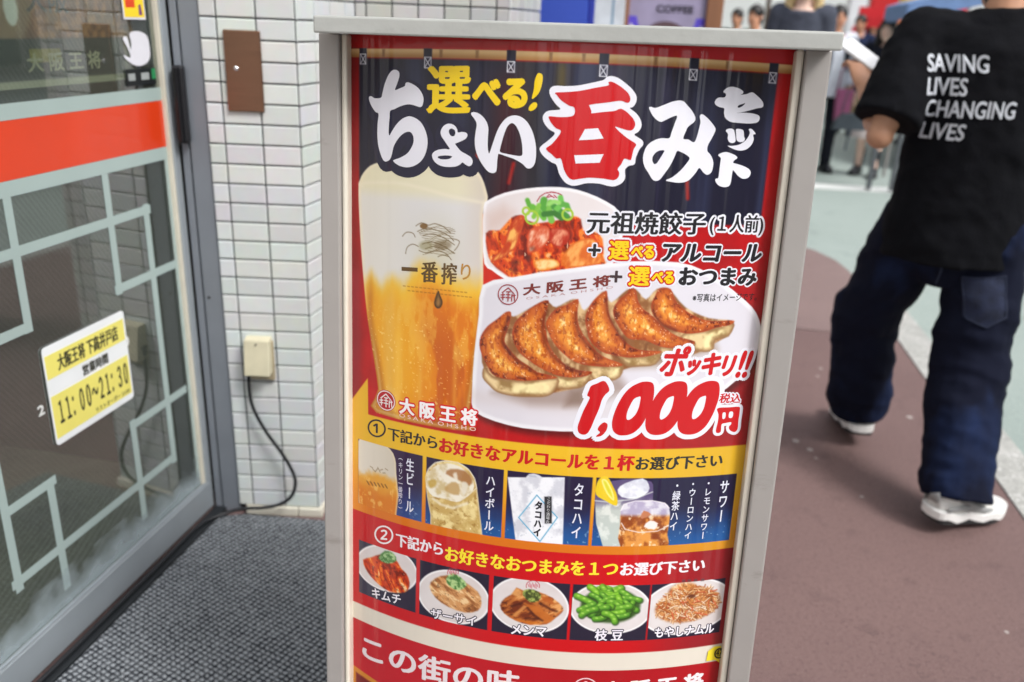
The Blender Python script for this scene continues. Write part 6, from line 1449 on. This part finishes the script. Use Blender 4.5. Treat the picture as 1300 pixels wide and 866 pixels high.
wm, _ = human('person in white shirt with dark backpack straps and black trousers', p, face_cam(p, -.25), 1.70, None, skin_m, ('short', hair_m), ('long', fabric('pale_white_cotton', (220, 224, 234), .05)), ('trousers', fabric('black_slacks', (30, 32, 40))), (boots_m, 'shoes'))
bk_m = fabric('dark_nylon', (28, 32, 42)); bkp = empty('backpack', p, -face_cam(p, -.25)); tag(bkp, 'dark backpack worn by the person in white shirt', 'backpack')
mb = MB(); mb.ball((0, -.19, 1.16), (.15, .085, .21), 16, 12); link_obj('bag', fuse(mb, .012, 3), bk_m, bkp)
for s in (-1, 1): MB().tube([(.10 * s, -.12, 1.36), (.115 * s, -.03, 1.425), (.118 * s, .08, 1.37), (.12 * s, .128, 1.22), (.14 * s, .06, 1.05), (.13 * s, -.10, 1.0)], [(.026, .006)] * 6, 10, side=(1, 0, 0)).build('strap', bk_m, bkp, smooth=True)
tb = MB(); tb.prism([(-.07, 0), (.07, 0), (.09, .34), (-.09, .34)], -.04, .04, lambda a, b, t: (a, t, b)); tq = at(1071, 128, 9.35)
to_ = empty('tote_bag', (tq[0], tq[1], tq[2] - .22)); tb.build('bag', fabric('plum_pink_canvas', (164, 96, 130)), to_, bev=.02); MB().tube([(-.08, 0, .33), (-.07, 0, .52), (0, 0, .58), (.07, 0, .52), (.08, 0, .33)], .010, 8).build('handle', fabric('plum_strap', (130, 70, 104)), to_, smooth=True); tag(to_, 'plum pink tote bag hanging beside the person in white shirt', 'bag')
p = tuple(on_ground(1097, 222)[:2]) + (0,)
human('person in black jacket, pale skirt and black boots with long dark hair', p, face_cam(p, .15), 1.60, dict(anL=(-.10, .06, .085), anR=(.10, -.06, .085), head=(.03, .03, 1.60)), skin3_m, ('long', hair_m), ('jacket', fabric('black_jacket', (30, 33, 44), .1), 1.08), ('skirt', fabric('pale_pink_cotton', (226, 212, 208), .05), .42), (boots_m, 'boots'))
hb_ = at(1079, 152, 8.9); hbo = empty('handbag', (hb_[0], hb_[1], hb_[2] - .10)); bagm = mat('slate_leather', (66, 74, 82), .5, var=.1)
mb = MB(); mb.prism([(-.17, 0), (.16, .0), (.15, .13), (.06, .17), (-.08, .16), (-.15, .09)], -.05, .05, lambda a, b, t: (a, t, b)); mb.build('bag', bagm, hbo, bev=.02)
MB().tube([(-.10, 0, .14), (-.07, 0, .36), (.04, 0, .44), (.10, 0, .36), (.10, 0, .15)], .008, 8).build('handle', bagm, hbo, smooth=True); MB().tube([(.0, -.052, .02), (-.01, -.052, -.10), (-.015, -.05, -.20)], [(.013, .004)] * 3, 8, side=(1, 0, 0)).build('hanging_strap', bagm, hbo)
tag(hbo, 'slate grey handbag with a dangling strap carried at knee height', 'handbag')

for px_, ds_, lab, hr_, tp_, bt_, tn_ in ((1091, 13.5, 'distant person in navy top walking beside the red banner', ('short', hair_m), fabric('navy_cotton', (40, 48, 76)), fabric('khaki_trousers', (150, 134, 104)), .2),
                                    (1108, 16, 'distant person in pale blue top up the middle of the road', ('long', hair_m), fabric('pale_blue_cotton', (170, 186, 210)), fabric('charcoal_trousers', (50, 52, 58)), -.3),
                                    (934, 13, 'distant person in dark green top at the left beyond the menu board', ('short', hair_m), fabric('bottle_green_cotton', (52, 84, 66)), fabric('stone_trousers', (160, 150, 132)), .4),
                                    (1180, 12.5, 'distant person in beige coat by the striped sign board', ('long', hair_m), fabric('beige_coat', (190, 170, 142)), fabric('brown_trousers', (84, 64, 52)), 0.1)):
    p = stand(px_, 40, ds_); human(lab, p, face_cam(p, tn_), 1.70, None, skin_m, hr_, ('long', tp_), ('trousers', bt_), (boots_m, 'shoes'), voxel=.012)

# ================================================================== THE STREET BEHIND
def oriented(name, a, b, label, cat, group=None, yaw=ST):
    q = street(a, b); o = empty(name, q, -yaw); return tag(o, label, cat, group)      # local x: across the street (right), y: up the street
# blue panel and things by the shops
q = at(711, 10, 3.6); bp_ = empty('upright_panel', (q[0], q[1], 0), -R_(2)); tag(bp_, 'plain bright blue upright panel beside the tiled wall', 'panel')
blue_m = mat('bright_blue_sheet', (52, 80, 184), .5, var=.06, scale=3); blue2 = mat('deep_blue_edge', (34, 52, 160), .5)
hw = 87 / 1154 * 3.6 / 2
MB().box(-hw, hw * .80, -.03, .03, .10, 1.80).build('face', blue_m, bp_, bev=.004); MB().box(hw * .80 + .0005, hw, -.028, .05, .10, 1.80).build('side', blue2, bp_, bev=.004); MB().box(-hw - .02, hw + .02, -.16, .16, 0, .0995).build('base', frame_m, bp_, bev=.01)
q = at(768, 10, 4.6); wc = empty('white_rack', (q[0], q[1], 0), -ST); tag(wc, 'white metal rack standing between blue panel and wooden menu board', 'rack')
wr_m = mat('white_metal', (214, 218, 222), .4, var=.04)
for s in (-.055, .045): MB().box(s, s + .012, -.15, -.138, 0, 1.75).build('post', mat('steel_blue_post', (130, 158, 180), .4), wc)
for z in (.4, .8, 1.20, 1.37): MB().box(-.09, .085, -.20, .20, z, z + .03).build('shelf', wr_m, wc, bev=.004)
MB().box(-.10, .09, .18, .20, 0, 1.8).build('back', mat('pale_grey_sheet', (196, 200, 206), .5), wc)
# wooden framed board
q0, q1 = at(778, 10, 5.0), at(917, 12, 5.0); bw = q1[0] - q0[0]; wb = empty('menu_board', ((q0[0] + q1[0]) / 2, 5.0, 0), 0); tag(wb, 'brown wooden framed menu board with lavender grey poster', 'menu board')
wood_m = mat('brown_wood', (138, 94, 66), .5, var=.15, scale=10, stretch=(1, 1, .1))
for a, b in ((-bw / 2, -bw / 2 + .088), (bw / 2 - .088, bw / 2)): MB().box(a, b, -.03, .03, 0, 1.95).build('frame_post', wood_m, wb, bev=.004)
for z in (.45, 1.87): MB().box(-bw / 2 + .0885, bw / 2 - .0885, -.03, .03, z, z + .08).build('frame_rail', wood_m, wb, bev=.004)
MB().box(-bw / 2 + .0885, bw / 2 - .0885, -.002, .012, .531, 1.869).build('poster_sheet', mat('lavender_grey_print', (150, 142, 170), .4, var=.18, scale=7), wb)
zt = at(840, 8, 5.0)[2]
def wprint(name, poly, col, y=-.0035): return MB().prism(poly, y, y + .001, lambda a, b, t: (a, t, b)).build(name, mat('menu_print', col, .5, var=.05), wb)
for s in (-1, 1): wprint('printed_drape', [(s * (bw / 2 - .089), zt - .055), (s * (bw / 2 - .089), zt - .15), (s * (bw / 2 - .16), zt - .15), (s * (bw / 2 - .135), zt - .055)][::s], (88, 70, 196))
for s in (-1, 1): wprint('printed_figure', [(s * (bw / 2 - .10), zt - .09), (s * (bw / 2 - .10), zt - .3), (s * (bw / 2 - .19), zt - .3), (s * (bw / 2 - .15), zt - .13)][::s], (214, 208, 224), -.0048)
wprint('printed_dish', ell_uv((.0, zt - .13), .10, .055, 0, 20).tolist(), (88, 66, 72), -.0048)
v, f = fit_box('COFFEE'); v, f, ly = spread(v * np.array([.20, .035]) + np.array([-.06, zt - .03]), f, .002, .002, 6)
me = bpy.data.meshes.new('board_lettering'); me.from_pydata([(a, -.0048 - k * 2e-5, b) for (a, b), k in zip(v, ly)], [], f); link_obj('board_lettering', me, mat('dark_menu_ink', (50, 44, 60), .6), wb)

# buildings along both sides
def building(label, a0, a1, b0, b1, h, wall, trim, awn=None, storeys=3, facing=1, sign_c=None, seed=0):
    """box with shopfront, windows (frame > pane), roof edge; facing +1 looks to the right side of the street"""
    o = oriented('shop_building', (a0 + a1) / 2, b1 if facing > 0 else b0, label, 'building')
    W_, D_ = a1 - a0, b1 - b0; s = facing; r = np.random.RandomState(seed)
    bx = lambda x0, x1, y0, y1, z0, z1: (min(s * x0, s * x1), max(s * x0, s * x1), y0, y1, z0, z1)      # x measured outwards from the facade
    MB().box(*bx(-D_, 0, -W_ / 2, W_ / 2, 0, h)).build('wall', wall, o)
    MB().box(*bx(-D_ - .1, .12, -W_ / 2 - .02, W_ / 2 + .02, h + .001, h + .25)).build('roof_edge', trim, o)
    MB().box(*bx(.003, .05, -W_ / 2 + .3, W_ / 2 - .3, .1, 2.4)).build('shop_window', glass_dark, o)
    n_ = max(2, int(W_ / 1.6))
    for k in range(n_ + 1): y = -W_ / 2 + .3 + (W_ - .6) * k / n_; MB().box(*bx(.0, .075, y - .035, y + .035, .02, 2.5)).build('shopfront_post', trim, o)
    if sign_c: MB().box(*bx(.002, .16, -W_ / 2 + .15, W_ / 2 - .15, 2.55, 3.15)).build('sign_panel', sign_c, o)
    for fl in range(1, storeys):
        for k in range(n_):
            y = -W_ / 2 + W_ * (k + .5) / n_; z = 3.5 + (fl - 1) * 2.9
            if z + 1.3 > h: continue
            wdw = MB().box(*bx(.002, .06, y - .55, y + .55, z, z + 1.3)).build('window', trim, o); MB().box(*bx(.0605, .066, y - .49, y + .49, z + .06, z + 1.24)).build('pane', glass_dark, wdw)
    if awn:
        mb = MB(); pr = [(0.16, 2.75), (1.15, 2.30), (1.15, 2.26), (.16, 2.70)]; mb.prism(pr, -W_ / 2 + .2, W_ / 2 - .2, lambda x, z, t: (s * x, t, z)); mb.build('awning', awn, o)
    return o
glass_dark = mat('dark_window_glass', (62, 72, 80), .08, var=.25, scale=.6)
walls = [mat('cream_render', (206, 200, 186), .8, var=.06), mat('white_panel_wall', (216, 218, 218), .7, var=.04), mat('beige_tile_wall', (184, 170, 152), .7, var=.08), mat('grey_render', (164, 166, 168), .8, var=.06)]
trims = [mat('dark_grey_trim', (84, 88, 92), .5), mat('white_trim', (214, 214, 210), .5), mat('brown_trim', (104, 78, 60), .5)]
aw = [mat('green_canvas', (70, 120, 84), .8), mat('red_canvas', (196, 40, 44), .8), mat('faded_blue_canvas', (112, 140, 186), .8)]
sg = [mat('white_sign', (224, 226, 228), .5), mat('red_sign', (200, 44, 44), .5), mat('yellow_sign', (226, 190, 40), .5)]
building('cream three-storey building past the wooden menu board with green awning', 7.5, 14.5, -10, -1.3, 9.5, walls[0], trims[0], aw[0], 3, 1, sg[0], 1)
building('white panelled building with red sign further up the left side', 14.7, 23, -10, -1.2, 8.6, walls[1], trims[0], None, 3, 1, sg[1], 2)
building('beige tiled building with blue awning at the far left of the street', 23.2, 33, -11, -1.2, 10.5, walls[2], trims[2], aw[2], 3, 1, sg[2], 3)
building('grey rendered building with red awning on the right side of the street', 9, 17, 12.5, 22, 9.0, walls[3], trims[1], aw[1], 3, -1, sg[0], 4)
building('white building with yellow sign on the right side of the street', 17.2, 26, 12.5, 22, 8.2, walls[1], trims[0], aw[2], 3, -1, sg[2], 5)
building('cream building with red sign far up the right side of the street', 26.2, 36, 12.5, 22, 9.6, walls[0], trims[0], None, 3, -1, sg[1], 6)
building('pale building closing the far end of the street', 44, 52, -12, 14, 8.0, walls[1], trims[1], None, 3, 1, None, 7)
building('grey rendered building with white trim back along the right side of the street', -20, -6.3, 12.5, 22, 9.0, walls[3], trims[1], None, 3, -1, sg[0], 11)  # out of view; added so the poster mirrors walls instead of open sky
building('beige tiled building with brown trim back along the left pavement', -24, -7.5, -10, -1.6, 9.0, walls[2], trims[2], None, 3, 1, sg[0], 12)  # likewise unseen, added to darken reflections in the poster
# opposite side, near: these give the glossy poster and the tiles something to mirror
building('beige building across the road from the shop', -6, 3.5, 12.5, 22, 9.2, walls[2], trims[0], None, 3, -1, sg[2], 8)
building('cream building across the road with brown trim', 3.7, 8.8, 12.5, 22, 7.6, walls[0], trims[2], aw[1], 3, -1, sg[1], 9)

def board_sign(label, px, py, dist, wpx, hpx, cols, cat='sign', group=None):
    q = at(px, py, dist); w_, h_ = wpx / 1154 * dist, hpx / 1154 * dist; o = empty('street_sign', (q[0], q[1], 0), -R_(4)); tag(o, label, cat, group)
    zb = q[2] - h_ / 2
    for s in (-1, 1): MB().box(s * w_ * .42 - .02, s * w_ * .42 + .02, .02, .06, 0, zb + h_ - .02).build('post', trims[0], o)
    n_ = len(cols)
    for k, c in enumerate(cols): MB().box(-w_ / 2, w_ / 2, -.03, .018, zb + h_ * (1 - (k + 1) / n_) + .001, zb + h_ * (1 - k / n_)).build('panel', mat('sign_colour', c, .5, var=.08), o)
    return o
board_sign('red street banner board above the heads of the passers-by', 1105, 22, 15, 30, 24, [(204, 30, 40), (190, 26, 36)])
board_sign('striped sign board in orange, yellow, green and blue beside the black T-shirt', 1156, 44, 8.4, 36, 34, [(214, 120, 60), (232, 190, 50), (96, 180, 90), (90, 130, 190)])
board_sign('small red sign far up the street', 1088, 44, 20, 14, 20, [(206, 60, 80)])
# tall cloth banners on poles along the right-hand side
for k, (px_, ds_, c_, lab) in enumerate(((1098, 18, (206, 40, 44), 'tall red cloth banner nearest the middle of the road'), (1136, 15, (232, 196, 60), 'tall yellow cloth banner between the red ones'), (1172, 14, (214, 60, 66), 'tall rose red cloth banner farthest right'), (1072, 21, (226, 228, 232), 'tall white cloth banner far up the road'))):
    q = at(px_, 30, ds_); o = empty('street_banner', (q[0], q[1], 0), -R_(8)); tag(o, lab, 'banner')
    MB().tube([(0, 0, 0), (0, 0, 2.7)], .014, 8).build('pole', frame_m, o); MB().tube([(0, 0, 2.6), (.62, 0, 2.6)], .010, 8).build('crossbar', frame_m, o); MB().box(-.16, .16, -.16, .16, 0, .12).build('base', foot_m, o, bev=.02)
    vs, fs = [], []
    for i in range(13):
        for j_ in range(7): vs.append((.02 + .58 * j_ / 6, .05 * math.sin(i * .7 + j_ * .9 + k) * (j_ / 6), 2.58 - 1.75 * i / 12))
    for i in range(12):
        for j_ in range(6): a_ = i * 7 + j_; fs.append((a_, a_ + 1, a_ + 8, a_ + 7))
    me = bpy.data.meshes.new('cloth'); me.from_pydata(vs, [], fs); cl_ = link_obj('cloth', me, mat('banner_cloth', c_, .8, var=.08), o, smooth=True); md = cl_.modifiers.new('t', 'SOLIDIFY'); md.thickness = .002
# blue canopy on posts
q = at(1192, 8, 8.8); cn = empty('market_canopy', (q[0], q[1], 0), -R_(12)); tag(cn, 'faded blue canopy on thin posts over the right side of the road', 'canopy')
mb = MB(); mb.prism([(-.38, -.16), (.45, .06), (.45, .24), (-.38, .0)], -.5, .6, lambda a, b, t: (a, t, q[2] + b)); mb.build('canvas', aw[2], cn, bev=.02)
for x, z in ((-.10, -.06), (.40, .06)):
    for y in (-.44, .54): MB().tube([(x, y, 0), (x, y, q[2] + z)], .016, 10).build('post', frame_m, cn)
# white van with its nose to us
def van(px, py, dist, label, body_c, yaw=ST):
    q = at(px, py, dist); o = empty('parked_van', (q[0], q[1], -.012), -yaw); tag(o, label, 'van')
    bm_ = mat('van_paint', body_c, .3, var=.02, coat=.6); Wd, Hh, Ln = .84, q[2] + .012, 3.4
    pr = [(0, .35), (0, .85), (.28, 1.0), (.72, Hh - .04), (.95, Hh), (Ln, Hh), (Ln, .35)]
    MB().prism(pr, -Wd, Wd, lambda y, z, t: (t, y, z)).build('body', bm_, o, bev=.05)
    MB().prism([(-.004 + .30, 1.02), (.70, Hh - .075), (.69, Hh - .075), (.29, 1.02)], -Wd + .10, Wd - .10, lambda y, z, t: (t, y - .012, z)).build('windscreen', glass_dark, o)
    for s in (-1, 1):
        MB().ball((s * .62, -.005, .72), (.13, .03, .08), 12, 8).build('headlight', mat('headlight_glass', (226, 230, 232), .1), o, smooth=True)
        MB().box(s * Wd - .004, s * Wd + .004, .85, 1.6, 1.05, Hh - .12).build('side_window', glass_dark, o)
        for y in (.62, 2.75):
            wh = MB().tube([(s * (Wd - .16), y, .29), (s * (Wd + .005), y, .29)], .29, 22).build('wheel', mat('tyre_rubber', (30, 30, 32), .8), o); MB().tube([(s * (Wd - .01), y, .29), (s * (Wd + .012), y, .29)], .17, 18).build('rim', mat('wheel_rim', (160, 162, 166), .3, .8), wh)
    MB().box(-Wd * .8, Wd * .8, -.03, .02, .36, .52).build('bumper', trims[0], o, bev=.02)
    return o
van(1290, 15, 9.5, 'white van parked up the road beyond the black T-shirt', (226, 230, 232), R_(27))
# trees far behind
def tree(label, a, b, h, seed):
    r = np.random.RandomState(seed); o = oriented('street_tree', a, b, label, 'tree', None)
    MB().tube([(0, 0, 0), (.03, .02, h * .25), (-.02, .05, h * .5), (.05, 0, h * .75)], [.14, .11, .08, .03], 10).build('trunk', mat('bark', (86, 70, 58), .9, var=.2), o, smooth=True)
    V, F = [], []
    cl = [(r.normal(0, h * .13), r.normal(0, h * .13), h * r.uniform(.5, .98), h * r.uniform(.08, .16)) for _ in range(14)]
    for cx, cy, cz, cr in cl:
        for _ in range(170):
            d = r.normal(size=3); d /= np.linalg.norm(d); p = np.array([cx, cy, cz]) + d * cr * r.uniform(.6, 1.05); a_, b_ = r.normal(size=3) * .07, r.normal(size=3) * .07; k = len(V); V += [tuple(p - a_), tuple(p + b_), tuple(p + a_), tuple(p - b_)]; F.append((k, k + 1, k + 2, k + 3))
    me = bpy.data.meshes.new('crown'); me.from_pydata(V, [], F); link_obj('crown', me, mat('leaf_green', (84, 112, 62), .7, var=.35, scale=3), o)
tree('green street tree beside the right-hand buildings', 19, 10.5, 6.0, 1); tree('green street tree in front of the far end building', 38, 3.5, 7.0, 2); tree('green street tree up the left pavement', 12.5, -.8, 4.6, 3)
# utility pole
up_ = oriented('utility_pole', 16, 9.6, 'grey concrete utility pole on the right-hand kerb', 'pole'); MB().tube([(0, 0, 0), (0, 0, 9)], [.16, .11], 14).build('shaft', walls[3], up_, smooth=True)
for z in (7.6, 8.3): MB().box(-.8, .8, -.05, .05, z, z + .1).build('crossarm', trims[0], up_)
